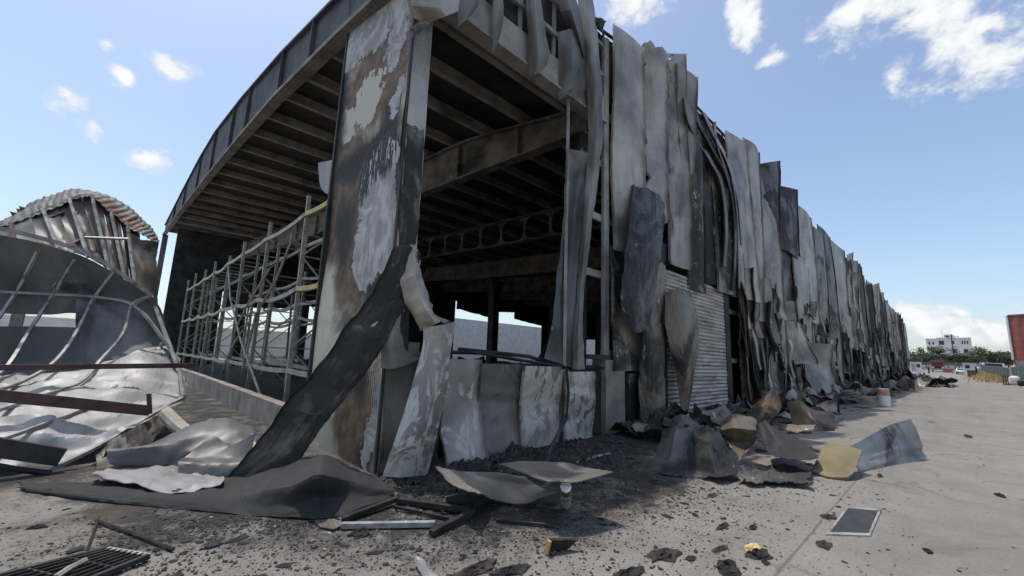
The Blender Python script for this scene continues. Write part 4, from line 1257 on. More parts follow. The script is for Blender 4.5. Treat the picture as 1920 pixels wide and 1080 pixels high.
for y in (0,):
    MB().bar(dist(60, 480, 11.5), np.array([*dist(60, 480, 11.5)[:2], 0.0]), .15, .15, (0, 1, 0)).build('shed_post', M_TUBE, SH)
    MB().bar(dist(290, 455, 13.2), np.array([*dist(290, 455, 13.2)[:2], 0.0]), .15, .15, (0, 1, 0)).build('shed_post', M_BLACK, SH)

# ------------------------------------------------------------------ fallen sheets and other wreckage in front (each a thing)


def fallen(name, label, cat, ctrl, m, group=None, **kw):
    o = sheet(name, ctrl, m, None, **kw)
    return tag(o, label, cat, group)


def snap(rows):
    return [[np.array(p, float) for p in r] for r in rows]


fallen('fallen_strip', 'long black scorched strip leaning from the corner pier down to the ground', 'metal strip',
       dn([[(742, 462, 5.02), (765, 458, 4.98), (786, 474, 5.06)], [(722, 505, 5.0), (752, 505, 4.95), (780, 512, 5.02)], [(693, 555, 4.97), (730, 570, 4.9), (764, 560, 4.98)], [(650, 612, 4.95), (690, 630, 4.86), (728, 630, 4.93)], [(595, 685, 4.98), (640, 705, 4.88), (682, 705, 4.92)],
           [(530, 765, 5.05), (575, 785, 4.94), (618, 785, 4.92)], [(480, 835, 5.15), (530, 850, 5.02), (570, 852, 4.98)], [(425, 897, 5.28), (480, 902, 5.16), (545, 905, 5.05)]]),
       M_SC, res=.04, crumple=.028, cscale=.5, seed=81, color=(.38, .74, .55, .36), ragged=.012, buckle=6, lin=0.4, lip=.03, maxn=60)
fallen('fallen_sheet', 'big black folded sheet on the ground with a raised peak by the pier', 'metal sheet',
       [[gz(30, 905, .03), gz(180, 905, .05), gz(330, 905, .06), dist(460, 893, 5.2), dist(545, 868, 5.0), dist(606, 850, 4.9), dist(660, 872, 4.85), gz(742, 915, .06)],
        [gz(35, 912, .03), gz(190, 922, .06), gz(340, 932, .07), gz(450, 930, .09), gz(540, 912, .22), gz(600, 890, .36), gz(655, 903, .20), gz(740, 922, .06)],
        [gz(45, 918, .02), gz(200, 936, .03), gz(350, 948, .03), gz(455, 955, .035), gz(540, 948, .08), gz(595, 935, .14), gz(650, 933, .09), gz(738, 928, .04)],
        [gz(55, 922, .01), gz(205, 942, .01), gz(360, 956, .01), gz(470, 966, .01), gz(560, 972, .015), gz(605, 973, .02), gz(650, 964, .02), gz(735, 934, .02)]],
       M_SC, res=.05, crumple=.028, cscale=.35, seed=82, color=(.14, .98, .04, .30), lin=0.7, maxn=80, ragged=.02)
fallen('fallen_sheet', 'pale ash-covered flat sheet lying before the crumpled tray', 'metal sheet',
       [[gz(235, 862, .10), gz(300, 868, .10), gz(360, 885, .08), gz(418, 898, .10)], [gz(200, 880, .12), gz(280, 892, .10), gz(345, 905, .09), gz(420, 905, .12)], [gz(172, 890, .14), gz(250, 908, .10), gz(330, 924, .08), gz(412, 912, .10)]],
       M_WHITE, res=.05, crumple=.035, cscale=.3, seed=83, color=(.62, .4, .05, .3))
fallen('crumpled_sheet', 'blue-grey crumpled sheet roll lying behind the folded tray', 'metal sheet',
       dn([[(190, 858, 6.3), (270, 835, 6.3), (350, 800, 6.4), (420, 785, 6.5), (470, 805, 6.4)], [(200, 848, 6.0), (280, 838, 5.9), (355, 818, 6.0), (425, 805, 6.1), (475, 815, 6.1)], [(205, 868, 5.95), (285, 860, 5.9), (350, 845, 5.9), (425, 835, 5.9), (480, 830, 5.9)], [(215, 872, 5.95), (300, 872, 5.9), (350, 868, 5.9), (430, 860, 5.85), (482, 850, 5.8)]]),
       M_BLUE, res=.05, crumple=.05, cscale=.35, seed=84, color=(.85, .3, .02, .25), lin=0.8)
fallen('crumpled_tray', 'grey folded metal tray with a bent flap beside the black strip', 'metal tray',
       dn([[(400, 815, 5.9), (430, 838, 5.8), (480, 812, 5.7)], [(345, 860, 5.75), (400, 858, 5.7), (468, 862, 5.6)], [(334, 864, 5.6), (395, 872, 5.55), (452, 872, 5.5)], [(334, 892, 5.55), (395, 898, 5.5), (440, 896, 5.45)]]),
       M_BLUE, res=.045, crumple=.03, cscale=.3, seed=85, color=(.8, .3, .02, .25), lin=1)
fallen('crumpled_sheet', 'dark sheet hanging under the shed edge above the ground', 'metal sheet',
       dn([[(175, 842, 6.85), (240, 808, 7.0), (300, 775, 7.5)], [(180, 870, 6.7), (240, 840, 6.85), (310, 800, 7.3)], [(178, 888, 6.6), (235, 868, 6.7), (290, 830, 7.1)]]), M_SC, res=.06, crumple=.06, cscale=.4, seed=86, color=(.4, .55, .05, .25))
tb = MB().tube([dist(310, 775, 7.2), dist(335, 800, 6.9), dist(353, 813, 6.75)], .085, 10)
o = tb.build('pipe', M_GALV)
tag(o, 'short grey pipe with an orange burnt end under the shed edge', 'pipe')
MB().tube([dist(354, 814, 6.745), dist(358, 818, 6.70)], .088, 10).build('pipe_end', M_ORANGE, o)
fallen('fallen_sheet', 'grey curved sheet lying on ash before the dado, left of the propped plate', 'metal sheet',
       [[gz(815, 880, .28), gz(870, 885, .20), gz(935, 885, .22), gz(985, 895, .20)], [gz(845, 905, .26), gz(900, 908, .12), gz(965, 912, .10), gz(1015, 915, .14)], [gz(890, 925, .28), gz(930, 940, .06), gz(985, 945, .05), gz(1045, 922, .24)]],
       M_SC, res=.045, crumple=.03, cscale=.4, seed=87, color=(.75, .35, .05, .3))
t = thing('propped_plate', 'flat burnt plate propped on a short white post in front of the dado', 'metal plate', gz(1060, 940, 0))
sheet('plate', [[gz(935, 868, .38), gz(1000, 866, .40), gz(1070, 870, .40)], [gz(985, 888, .36), gz(1040, 886, .36), gz(1110, 880, .38)], [gz(1030, 908, .36), gz(1085, 905, .37), gz(1150, 886, .40)]], M_SC, t, res=.05, crumple=.02, seed=88, color=(.7, .35, .05, .3))
MB().tube([gz(1061, 952, 0.0), gz(1061, 930, .16), gz(1061, 912, .345)], [.035, .05, .045], 8).build('post', M_WHITE, t)
fallen('standing_sheet', 'big dark bell-shaped bent sheet standing in front of the shutter', 'metal sheet',
       dn([[(1243, 802, 6.5), (1268, 796, 6.35), (1295, 799, 6.2), (1322, 797, 6.3), (1350, 806, 6.5)], [(1236, 826, 6.4), (1262, 826, 6.1), (1296, 828, 6.2), (1330, 826, 5.95), (1360, 830, 6.35)], [(1226, 854, 6.3), (1258, 858, 5.95), (1298, 858, 6.1), (1336, 858, 5.8), (1370, 856, 6.3)], [(1214, 876, 6.15), (1252, 880, 5.8), (1300, 884, 6.05), (1344, 884, 5.75), (1380, 872, 6.2)], [(1200, 886, 6.05), (1250, 891, 5.75), (1302, 897, 5.9), (1350, 896, 5.7), (1392, 886, 6.1)]]),
       M_BLUE, res=.045, crumple=.035, cscale=.3, seed=89, color=(1.0, .6, .05, .25), ragged=.04, lin=.8)
fallen('curled_sheet', 'beige burnt curl of sheet beside the standing dark sheet', 'metal sheet',
       dn([[(1348, 790, 7.2), (1370, 776, 7.0), (1392, 780, 7.0), (1418, 786, 7.2)], [(1352, 806, 6.7), (1374, 802, 6.5), (1398, 806, 6.5), (1420, 806, 6.8)], [(1356, 822, 6.9), (1376, 828, 6.7), (1400, 830, 6.8), (1418, 826, 7.0)], [(1366, 832, 6.5), (1380, 848, 6.35), (1394, 852, 6.4), (1412, 836, 6.6)], [(1374, 838, 6.5), (1384, 864, 6.3), (1388, 864, 6.3), (1404, 842, 6.6)]]), M_TAN, res=.05, crumple=.03, cscale=.2, seed=90, color=(.75, .5, .35, .35), lin=.75, ragged=.02)
fallen('curled_sheet', 'brown sheet curled upright against the wall right of the shutter', 'metal sheet',
       dn([[(1440, 735, 8.6), (1455, 722, 8.7), (1466, 760, 8.6)], [(1415, 755, 8.3), (1440, 755, 8.1), (1460, 775, 8.2)], [(1395, 780, 8.2), (1425, 785, 8.0), (1445, 788, 8.1)], [(1385, 800, 8.1), (1415, 800, 8.0), (1438, 800, 8.1)]]), M_TAN, res=.06, crumple=.05, cscale=.35, seed=91, color=(.6, .6, .6, .2), lin=0.5)
fallen('curled_sheet', 'dark scooped sheet with a pale rim behind the flat burnt rings', 'metal sheet',
       dn([[(1420, 798, 7.6), (1432, 790, 7.8), (1446, 800, 7.9)], [(1430, 830, 7.2), (1455, 825, 7.6), (1490, 820, 7.8)], [(1440, 850, 6.9), (1475, 858, 7.0), (1530, 852, 7.2)], [(1455, 862, 6.7), (1490, 866, 6.7), (1534, 858, 7.0)]]), M_TAN, res=.06, crumple=.05, cscale=.35, seed=92, color=(.4, .72, .5, .25), lin=0.5)
fallen('curled_sheet', 'dark brown box-like curled sheet standing left of the silver sheet', 'metal sheet',
       dn([[(1478, 755, 9.2), (1500, 750, 9.0), (1520, 765, 8.9), (1565, 775, 9.1)], [(1482, 778, 9.1), (1505, 775, 8.8), (1530, 788, 8.7), (1566, 792, 9.0)], [(1486, 800, 9.0), (1510, 800, 8.7), (1535, 808, 8.6), (1565, 808, 8.9)]]), M_TAN, res=.06, crumple=.04, cscale=.4, seed=93, color=(.4, .6, .5, .15), lin=0.7)
fallen('curled_sheet', 'pale bent strip lying between the brown curled sheets', 'metal sheet',
       dn([[(1455, 792, 8.6), (1480, 798, 8.5), (1530, 795, 8.6)], [(1462, 805, 8.3), (1490, 810, 8.2), (1525, 806, 8.4)]]), M_TAN, res=.06, crumple=.05, cscale=.3, seed=94, color=(1.0, .4, .3, .4))
fallen('burnt_ring_sheet', 'flat black burnt sheet with curled rim on the ground before the shutter', 'metal sheet',
       [[gz(1365, 868, .25), gz(1420, 872, .05), gz(1480, 872, .03), gz(1525, 885, .05)], [gz(1380, 890, .10), gz(1430, 890, .02), gz(1480, 890, .02), gz(1522, 895, .08)], [gz(1405, 905, .06), gz(1440, 908, .05), gz(1480, 908, .05), gz(1522, 903, .10)]], M_SC, res=.05, crumple=.04, cscale=.25, seed=95, color=(.45, .55, .3, .4), ragged=.05)
def gd(px, py): return float(np.linalg.norm(gz(px, py, .012) - CAM))


d0, d1 = gd(1612, 886), gd(1738, 862)
fallen('silver_sheet', 'curved shiny silver sheet lying on the road behind the yellow foam board', 'metal sheet',
       dn([[(px, py, d0 + (d1 - d0) * (px - 1612) / 126 + k) for px, py in rw] for rw, k in (([(1596, 836), (1632, 816), (1668, 797), (1706, 785)], .50), ([(1602, 852), (1642, 836), (1684, 818), (1722, 810)], .34), ([(1606, 870), (1648, 860), (1694, 845), (1733, 838)], .14), ([(1612, 886), (1652, 881), (1696, 873), (1738, 860)], .0))]),
       M_SILVER, res=.05, crumple=.014, cscale=.35, seed=96, color=(1, .42, .0, .36), buckle=4)
fo = thing('foam_board', 'yellow insulation foam board with a curled burnt rim on the road', 'foam board', gz(1570, 890, 0))
d0, d1 = gd(1523, 886), gd(1588, 900)
fb_ = dn([[(1549, 834, d0 + .42), (1582, 836, d1 + .55), (1616, 846, d1 + .6)], [(1538, 858, d0 + .22), (1572, 864, d1 + .22), (1606, 868, d1 + .32)], [(1530, 878, d0 + .05), (1562, 888, d1 + .03), (1600, 888, d1 + .12)], [(1523, 886, d0 - .03), (1556, 897, d1 - .04), (1590, 897, d1 + .0)]])
sheet('foam', fb_, M_FOAM, fo, res=.05, th=.035, crumple=.008, cscale=.25, seed=97, color=(1, 0, 0, 0))
sheet('metal_backing', [[np.array(p) + np.array((.035, .035, -.012)) for p in r] for r in fb_], M_TAN, fo, res=.06, th=.008, crumple=.01, seed=98, color=(.7, .4, .5, .2))

# burnt wooden frame on the ground
fr = thing('burnt_frame', 'charred broken rectangular frame lying on the ground before the pier', 'frame', gz(750, 960, 0))
for (a, b_, wd, mt) in (((632, 978, .03), (745, 935, .05), .05, M_CHAR), ((640, 985, .03), (815, 982, .03), .045, M_TUBE), ((745, 938, .04), (890, 958, .05), .05, M_CHAR), ((808, 1000, .03), (885, 960, .05), .05, M_CHAR), ((740, 950, .03), (840, 972, .02), .025, M_CHAR)):
    MB().bar(gz(*a), gz(*b_), wd, wd * .8).build('bar', mt, fr)
fallen('bent_plate', 'small black bent plate with a pale edge between frame and curved sheet', 'metal plate',
       [[gz(835, 930, .12), gz(860, 926, .16), gz(895, 925, .14)], [gz(838, 945, .02), gz(862, 945, .03), gz(892, 940, .02)]], M_SC, res=.04, crumple=.02, seed=99, color=(.6, .5, .05, .3))
fallen('bent_plate', 'small curved charred plate on the ash left of the burnt frame', 'metal plate',
       [[gz(590, 975, .01), gz(615, 975, .02), gz(640, 972, .05)], [gz(600, 990, .01), gz(625, 992, .02), gz(640, 985, .03)]], M_SC, res=.04, crumple=.02, seed=199, color=(.5, .5, .05, .5))

# long thin rods and scraps
for (pts_, r0, mt, lb) in (([(160, 1040, .02), (178, 990, .03), (186, 968, .02)], .008, M_CHAR, 'thin black rod lying on the ground above the drain grating'),
                           ([(180, 975, .02), (250, 1000, .02), (325, 1030, .02)], .011, M_CHAR, 'long charred lath across the yard left of the frame'),
                           ([(105, 1082, .05), (130, 1065, .06), (160, 1050, .05)], .016, M_GALV, 'pale metal strip resting on the drain grating'),
                           ([(1145, 850, .02), (1115, 856, .25), (1080, 868, .10)], .012, M_TAN, 'thin rusty rod sticking out of the rubble by the jamb'),
                           ([(1030, 985, .02), (985, 980, .02), (930, 975, .02)], .015, M_BLACK, 'black lath lying in the ash before the propped plate')):
    o = MB().tube([gz(*p) for p in pts_], r0, 5).build('rod', mt)
    tag(o, lb, 'rod')

# steel grating of the drain at bottom left, each bar a piece
gr = thing('drain_grating', 'rusty steel drain grating lying loose at the bottom left corner', 'grating', gz(140, 1060, 0))
A, B_, C_, D_ = gz(-40, 1090, .03), gz(200, 1030, .03), gz(278, 1043, .03), gz(75, 1125, .03)
for k in range(9):
    u = k / 8
    MB().bar(A + (D_ - A) * u, B_ + (C_ - B_) * u, .012 if 0 < k < 8 else .03, .03).build('bar', M_CHARB if 0 < k < 8 else M_BLACK, gr)
for u in (0.0, .33, .66, 1.0):
    MB().bar(A + (B_ - A) * u, D_ + (C_ - D_) * u, .03 if u in (0, 1) else .012, .022).build('cross_bar', M_BLACK if u < 1 else M_GALV, gr)

M_SLATE = plain('slate_black_cast_iron', (0.035, 0.037, 0.042), 0.9, 0, 0.2, 10)
# inspection cover set in the road
cv = thing('drain_cover', 'dark square ribbed drain cover with a pale metal frame in the road', 'drain cover', gz(1600, 980, 0))
q = [gz(1548, 1004), gz(1632, 1007), gz(1653, 957), gz(1588, 952)]
ctr = sum(q) / 4
def inset(f, z): return [np.array([*(ctr + (p - ctr) * f)[:2], z]) for p in q]
o1, o2, o3 = inset(1.0, .012), inset(.86, .012), inset(.86, .006)
V = o1 + o2 + inset(1.0, -.02) + inset(.86, -.02)
F = [(i, (i + 1) % 4, 4 + (i + 1) % 4, 4 + i) for i in range(4)] + [(i, 8 + i, 8 + (i + 1) % 4, (i + 1) % 4) for i in range(4)] + [(4 + i, 4 + (i + 1) % 4, 12 + (i + 1) % 4, 12 + i) for i in range(4)]
mk('frame', V, F, M_TUBE, cv)
V = inset(.855, .009)
MB().add(V + inset(.855, -.02), [(0, 1, 2, 3), (0, 4, 5, 1), (1, 5, 6, 2), (2, 6, 7, 3), (3, 7, 4, 0)]).build('lid', M_SLATE, cv)


# charred lumps on the road: irregular, each its own
def lump(px, py, rx, ry, h, m, label, seed, name='charred_lump', cat='lump', group=None, rough=1.0):
    c0 = gz(px, py, 0.0)
    r = np.random.default_rng(seed)
    n, k = 14, 6
    V, F = [], []
    for j in range(k):
        t = j / (k - 1)
        rad = math.cos(t * math.pi / 2) ** .7
        for i in range(n):
            a = 2 * math.pi * i / n
            q_ = 1 + .28 * math.sin(2 * a + seed) + .18 * math.sin(5 * a + seed * 2.1) + .12 * rough * r.normal()
            p = np.array((rx * rad * q_ * math.cos(a), ry * rad * q_ * math.sin(a), 0))
            V.append((c0[0] + p[0], c0[1] + p[1], .003 + h * (math.sin(t * math.pi / 2)) * (1 + .3 * rough * r.normal() * (0 < j < k))))
    for j in range(k - 1):
        for i in range(n):
            i2 = (i + 1) % n
            F.append((j * n + i, j * n + i2, (j + 1) * n + i2, (j + 1) * n + i))
    F.append(tuple((k - 1) * n + i for i in range(n)))
    F.append(tuple(range(n - 1, -1, -1)))
    o = mk(name, V, F, m, None, [(v[0], v[1]) for v in V], False)
    return tag(o, label, cat, group)


LUMPS = [(1555, 970, .10, .05, .03, M_CHARB, 'brown-black charred scrap touching the left of the drain cover'), (1545, 1022, .12, .04, .02, M_CHARB, 'flat dark charred scrap below the drain cover'),
         (1365, 1070, .12, .07, .07, M_CHAR, 'big black crumpled char lump at the bottom edge'), (1412, 990, .05, .03, .03, M_CHAR, 'small black char lump above the cream foam scrap'),
         (1355, 988, .09, .03, .03, M_CHARB, 'brown ragged char scrap left of the drain cover'), (1350, 1030, .08, .03, .02, M_CHARB, 'thin dark char scrap beside the cream foam scrap'),
         (1245, 1042, .15, .07, .05, M_CHARB, 'large dark brown char lump low in the middle of the yard'), (1335, 930, .08, .03, .02, M_CHARB, 'flat brown char scrap below the standing dark sheet'),
         (1875, 930, .08, .04, .04, M_CHAR, 'lone black scrap far right on the open road'), (1740, 1035, .04, .03, .03, M_CHAR, 'tiny black scrap right of the drain cover'),
         (890, 1072, .14, .07, .05, M_CHARB, 'dark rounded char lump at the bottom edge left of centre'), (955, 1074, .13, .06, .05, M_CHAR, 'black char lump at the bottom edge near the centre'),
         (1180, 1078, .14, .05, .05, M_CHAR, 'black char mound cut by the bottom edge right of centre'), (675, 1003, .08, .05, .05, M_CHAR, 'black curled char piece under the burnt frame'),
         (1435, 1055, .04, .025, .02, M_CHAR, 'small black chip right below the cream foam scrap'), (1650, 892, .12, .03, .02, M_CHARB, 'flat dark scrap below the silver sheet'),
         (1815, 818, .25, .08, .03, M_CHARB, 'flat torn dark scrap on the road right of the silver sheet'), (180, 912, .09, .06, .07, M_CHARB, 'small dark lump lying on the big black sheet at left'),
         (70, 990, .05, .03, .03, M_CHAR, 'small black scrap at far left of the yard'), (1230, 905, .09, .05, .03, M_CHAR, 'black char scrap left of the standing sheet foot')]
for i, (px, py, rx, ry, h, m_, lb) in enumerate(LUMPS):
    lump(px, py, rx, ry, h * .5, m_, lb, 400 + i)
ft = thing('foam_scrap', 'small cream foam scrap with a black charred rim on the road', 'foam scrap', gz(1417, 1038, 0))
o = lump(1422, 1042, .10, .06, .03, M_CHAR, 'x', 450)
del o['label'], o['category']
o.name = 'charred_rim'
o.parent = ft
o.location = np.array(o.location) - np.array(ft.location)
o = lump(1414, 1034, .085, .045, .045, M_CREAMFOAM, 'x', 451, rough=.3)
del o['label'], o['category']
o.name = 'foam'
o.parent = ft
o.location = np.array(o.location) - np.array(ft.location)
wd = thing('board_scrap', 'broken board scrap with a bright orange raw end in the yard', 'board', gz(1050, 1025, 0))
P0, P1, P2, P3 = gz(1024, 1036, .01), gz(1030, 1012, .10), gz(1085, 1010, .08), gz(1062, 1028, .01)
sheet('board', [[P1, (P1 + P2) / 2, P2], [P0, (P0 + P3) / 2, P3]], M_CHARB, wd, res=.04, th=.02, crumple=.01, cscale=.1, seed=455)
MB().bar(P0 + (-.012, -.01, 0), P1 + (-.012, -.01, 0), .02, .03).build('raw_end', M_ORANGE, wd)
t_ = fallen('pale_splinter', 'pale grey splintered strip pointing up at the bottom edge', 'splinter', [[gz(775, 1045, .06), gz(785, 1043, .08), gz(795, 1050, .06)], [gz(785, 1065, .03), gz(797, 1065, .06), gz(808, 1068, .03)], [gz(800, 1090, .01), gz(812, 1090, .03), gz(825, 1090, .01)]], M_WHITE, res=.03, crumple=.015, cscale=.12, seed=456, color=(.9, .3, 0, .3))

# rubble and torn sheets along the foot of the wall: countable bits share one label
r_ = np.random.default_rng(91)
SCR = []
for i in range(230):
    t = r_.random()
    x = (4.8 + 9.5 * t) if i < 55 else 5 + 84 * t ** 1.6
    if 6.9 < x < 10.4 and i % 3:
        continue
    y = -0.25 - abs(r_.normal()) * (0.55 + 0.02 * x)
    L_, Wd, hh = r_.uniform(.35, 1.0) * (1 + x / 60), r_.uniform(.2, .6) * (1 + x / 60), r_.uniform(.05, .30) * (1 + x / 25)
    a = r_.uniform(0, 6.28)
    ca_, sa_ = math.cos(a), math.sin(a)
    z0 = float(gh(x, y))
    rows = []
    for v in (-.5, 0, .5):
        row = []
        for u in (-.5, -.17, .17, .5):
            h_ = z0 + .02 + hh * max(0, r_.normal(.6, .45))
            row.append((x + ca_ * u * L_ - sa_ * v * Wd, y + sa_ * u * L_ + ca_ * v * Wd, max(z0 + .015, h_)))
        rows.append(row)
    q_ = r_.random()
    o = sheet('torn_scrap', rows, M_TAN if q_ < .12 else (M_BLUE if q_ < .25 else M_SC), None, res=.08 * (1 + x / 14), crumple=.05, cscale=.25, seed=500 + i, color=(r_.uniform(.3, 1.2), r_.uniform(.25, .95), r_.uniform(0, .4), r_.uniform(.2, .6)), lin=.5, ragged=.04, maxn=16)
    SCR.append((x, o))
SCR.sort(key=lambda t: t[0])
ORD = 'first second third fourth fifth sixth seventh eighth ninth tenth eleventh twelfth thirteenth fourteenth fifteenth sixteenth seventeenth eighteenth nineteenth twentieth'.split()
nl = nrt = 0
for x, o in SCR:
    c_ = o.color
    look = ('sooty black' if c_[1] > .55 else 'dark grey' if c_[0] < .7 else 'pale grey') + (' tan-burnt' if o.data.materials[0] is M_TAN else '')
    if x < 8 and nl < 20:
        lb = f'{look} crumpled scrap before the concrete jamb, {ORD[nl]} along the wall foot'
        nl += 1
    elif x > 8 and nrt < 20:
        lb = f'{look} crumpled scrap at the wall foot, {ORD[nrt]} beyond the shutter'
        nrt += 1
    else:
        lb = 'crumpled scrap of burnt sheet metal far along the foot of the long wall'
    tag(o, lb, 'scrap', 'scraps along the foot of the wall')
b_ = thing('barrel', 'small white barrel with a rusty band among the rubble along the wall', 'barrel', gz(1659, 762, 0))
c0 = gz(1659, 762, 0)
R0, H0 = .19, .68
MB().tube([c0 + (0, 0, z) for z in (0.01, .05, H0 * .6)], [R0 * .94, R0, R0], 14).build('body', M_WPAINT, b_, smooth=False)
MB().tube([c0 + (0, 0, z) for z in (H0 * .601, H0 * .95, H0)], [R0, R0, R0 * .92], 14).build('rusty_band', plain('faded_rust_print', (0.42, 0.29, 0.23), 0.7, 0, 0.3, 6), b_)

# flakes of char and ash littering the yard (uncountable)
def flakes(name, label, n, m, sampler, seed, smin, smax):
    r = np.random.default_rng(seed)
    V, F = [], []
    for i in range(n):
        x, y = sampler(r)
        s = smin + (smax - smin) * .55 * r.lognormal(-.9, .75)
        k = int(r.integers(4, 7))
        a0 = r.uniform(0, 6.28)
        el = r.uniform(.35, 1)
        b = len(V)
        z = float(gh(x, y)) + .004
        tilt = r.normal(0, .22)
        for j in range(k):
            a = 2 * math.pi * j / k
            q_ = r.uniform(.6, 1.2) * s
            px_, py_ = q_ * math.cos(a), q_ * el * math.sin(a)
            V.append((x + px_ * math.cos(a0) - py_ * math.sin(a0), y + px_ * math.sin(a0) + py_ * math.cos(a0), z + abs(px_ * tilt) * .6))
        V.append((x, y, z + s * r.uniform(.02, .22)))
        for j in range(k):
            F.append((b + j, b + (j + 1) % k, b + k))
    o = mk(name, V, F, m)
    o['label'] = label
    o['category'] = 'litter'
    return kind(o, 'stuff')


CLUMP = np.stack([np.random.default_rng(8).normal(.7, 2.0, 90), -np.abs(np.random.default_rng(9).normal(0, 1.25, 90)) - .2, np.random.default_rng(10).uniform(.08, .4, 90)], 1)


def near_ash(r):
    while True:
        if r.random() < .7:
            cx, cy, sg = CLUMP[r.integers(90)]
            x, y = r.normal(cx, sg * 1.6), r.normal(cy, sg)
        else:
            x, y = r.normal(.4, 2.6), r.normal(-1.3, 1.2)
        if y < -.15 or x < -.2:
            return x, y


flakes('char_flakes', 'black char flakes scattered thick over the yard before the burnt bay', 24000, M_CHAR, near_ash, 1, .003, .024)
flakes('char_flakes', 'larger black char chips over the yard before the burnt bay', 260, M_CHAR, near_ash, 2, .012, .038)
flakes('ash_flakes', 'grey ash flakes scattered over the yard before the burnt bay', 1500, M_CONC, near_ash, 3, .004, .02)
flakes('char_flakes', 'sparse black flakes on the open road', 900, M_CHAR, lambda r: (r.uniform(-3, 14), r.uniform(-5.2, -1.5)), 4, .006, .03)
flakes('rubble_bits', 'small dark rubble bits along the foot of the long wall', 5000, M_CHARB, lambda r: (5 + 85 * r.random() ** 1.5, -.1 - abs(r.normal()) * 1.0), 5, .02, .16)

def drift(name, label, x0, x1, y0, y1, nx_, ny_, hfun, m, seed):
    X2, Y2 = np.meshgrid(np.linspace(x0, x1, nx_), np.linspace(y0, y1, ny_))
    r = np.random.default_rng(seed)
    X2 = X2 + r.normal(0, (x1 - x0) / nx_ * .25, X2.shape)
    Y2 = Y2 + r.normal(0, (y1 - y0) / ny_ * .25, Y2.shape)
    P = np.stack([X2, Y2, 0 * X2], -1).reshape(-1, 3)
    H2 = hfun(P, r).reshape(X2.shape)
    V = np.stack([X2, Y2, H2 + gh(X2, Y2)], -1).reshape(-1, 3)
    keep = H2.ravel() > 0.002
    F = []
    for a in range(ny_ - 1):
        for b in range(nx_ - 1):
            q_ = (a * nx_ + b, a * nx_ + b + 1, (a + 1) * nx_ + b + 1, (a + 1) * nx_ + b)
            if sum(keep[list(q_)]) >= 2:
                F.append(q_)
    used = sorted({i for f in F for i in f})
    mp = {i: k for k, i in enumerate(used)}
    o = mk(name, V[used], [tuple(mp[i] for i in f) for f in F], m)
    o['label'] = label
    o['category'] = 'ash'
    return kind(o, 'stuff')


def h_bay(P, r):
    d = -P[:, 1]
    env = np.clip(1 - np.hypot((P[:, 0] - 1.9) / 3.4, (d - .2) / 1.9), 0, 1)
    n_ = .5 + .5 * waves(P, 31, .9) + .45 * waves(P, 32, .28) + .3 * waves(P, 33, .11)
    return np.where(n_ * env > .20, .07 * (n_ * env - .20) + .022 * env * np.abs(r.normal(size=len(P))) ** 1.5, 0) + .001


def h_wall(P, r):
    d = -P[:, 1]
    env = np.clip(1.15 - d / (1.1 + .018 * P[:, 0] + .5 * waves(P, 41, 5)), 0, 1)
    n_ = .55 + .5 * waves(P, 42, 1.6) + .4 * waves(P, 43, .5)
    return np.where(n_ * env > .22, (.22 + .004 * P[:, 0]) * (n_ * env - .22) + .10 * env * np.abs(r.normal(size=len(P))) ** 1.6, 0) + .001


m, g = mat('crumbly_black_ash')
po = g.n('ShaderNodeNewGeometry').outputs['Position']
n1 = g.noise(po, 14, 6, 0.7)
c = g.mix(g.step(n1, 0.40, 0.66), (0.014, 0.013, 0.013), (0.075, 0.068, 0.061))
c = g.mix(g.m('MULTIPLY', g.step(g.noise(po, 38, 4, 0.7), 0.63, 0.70), 0.8), c, (0.34, 0.325, 0.30))
c = g.mix(g.m('MULTIPLY', g.step(g.noise(po, 2.1, 4, 0.6), 0.58, 0.70), 0.5), c, (0.12, 0.07, 0.045))
finish(g, c, 0.95, g.bump(n1, 0.8, 0.02))
M_ASH = m
drift('ash_drift', 'drift of black crumbly ash on the ground before the open bay', -1.4, 5.4, -2.2, -.02, 200, 80, h_bay, M_ASH, 61)
drift('rubble_bank', 'bank of ash and rubble along the foot of the long wall', 4.6, 91, -3.4, -.1, 420, 30, h_wall, M_ASH, 62)

# ------------------------------------------------------------------ the far end of the yard


def gpt(px, zc, py=700):
    p = dep(px, py, zc)
    return np.array([p[0], p[1], float(gh(p[0], p[1]))])


# every far thing is built in its own frame: a = across the view, b = away from the viewer
def frame(px, zc):
    o = gpt(px, zc)
    aw = o[:2] - CAM[:2]
    aw = aw / np.linalg.norm(aw)
    ac = np.array([aw[1], -aw[0]])
    return o, ac, aw


def lbox(fr_, a0, a1, b0, b1, z0, z1):
    o, ac, aw = fr_
    V = []
    for z in (z0, z1):
        for (a, b) in ((a0, b0), (a1, b0), (a1, b1), (a0, b1)):
            p = o[:2] + ac * a + aw * b
            V.append((p[0], p[1], o[2] + z))
    return V, [(3, 2, 1, 0), (4, 5, 6, 7), (0, 1, 5, 4), (1, 2, 6, 5), (2, 3, 7, 6), (3, 0, 4, 7)]


def LB(fr_, name, m, parent, *boxes):
    b = MB()
    for bx in boxes:
        b.add(*lbox(fr_, *bx))
    return b.build(name, m, parent)


def lwheel(fr_, a, b, r, wdt, parent):
    o, ac, aw = fr_
    p = o[:2] + ac * a + aw * b
    c0 = np.array([p[0], p[1], o[2] + r + .01])
    d = np.array([*aw, 0]) * wdt / 2
    t = MB().tube([c0 - d, c0 + d], r, 14).build('wheel', M_RUB, parent)
    MB().tube([c0 - d * 1.08, c0 + d * 1.08], r * .5, 10).build('hub', M_CHROME, t)


def px2m(zc): return zc / FOC * 1.42      # metres across the view per pixel, out at this side of the picture


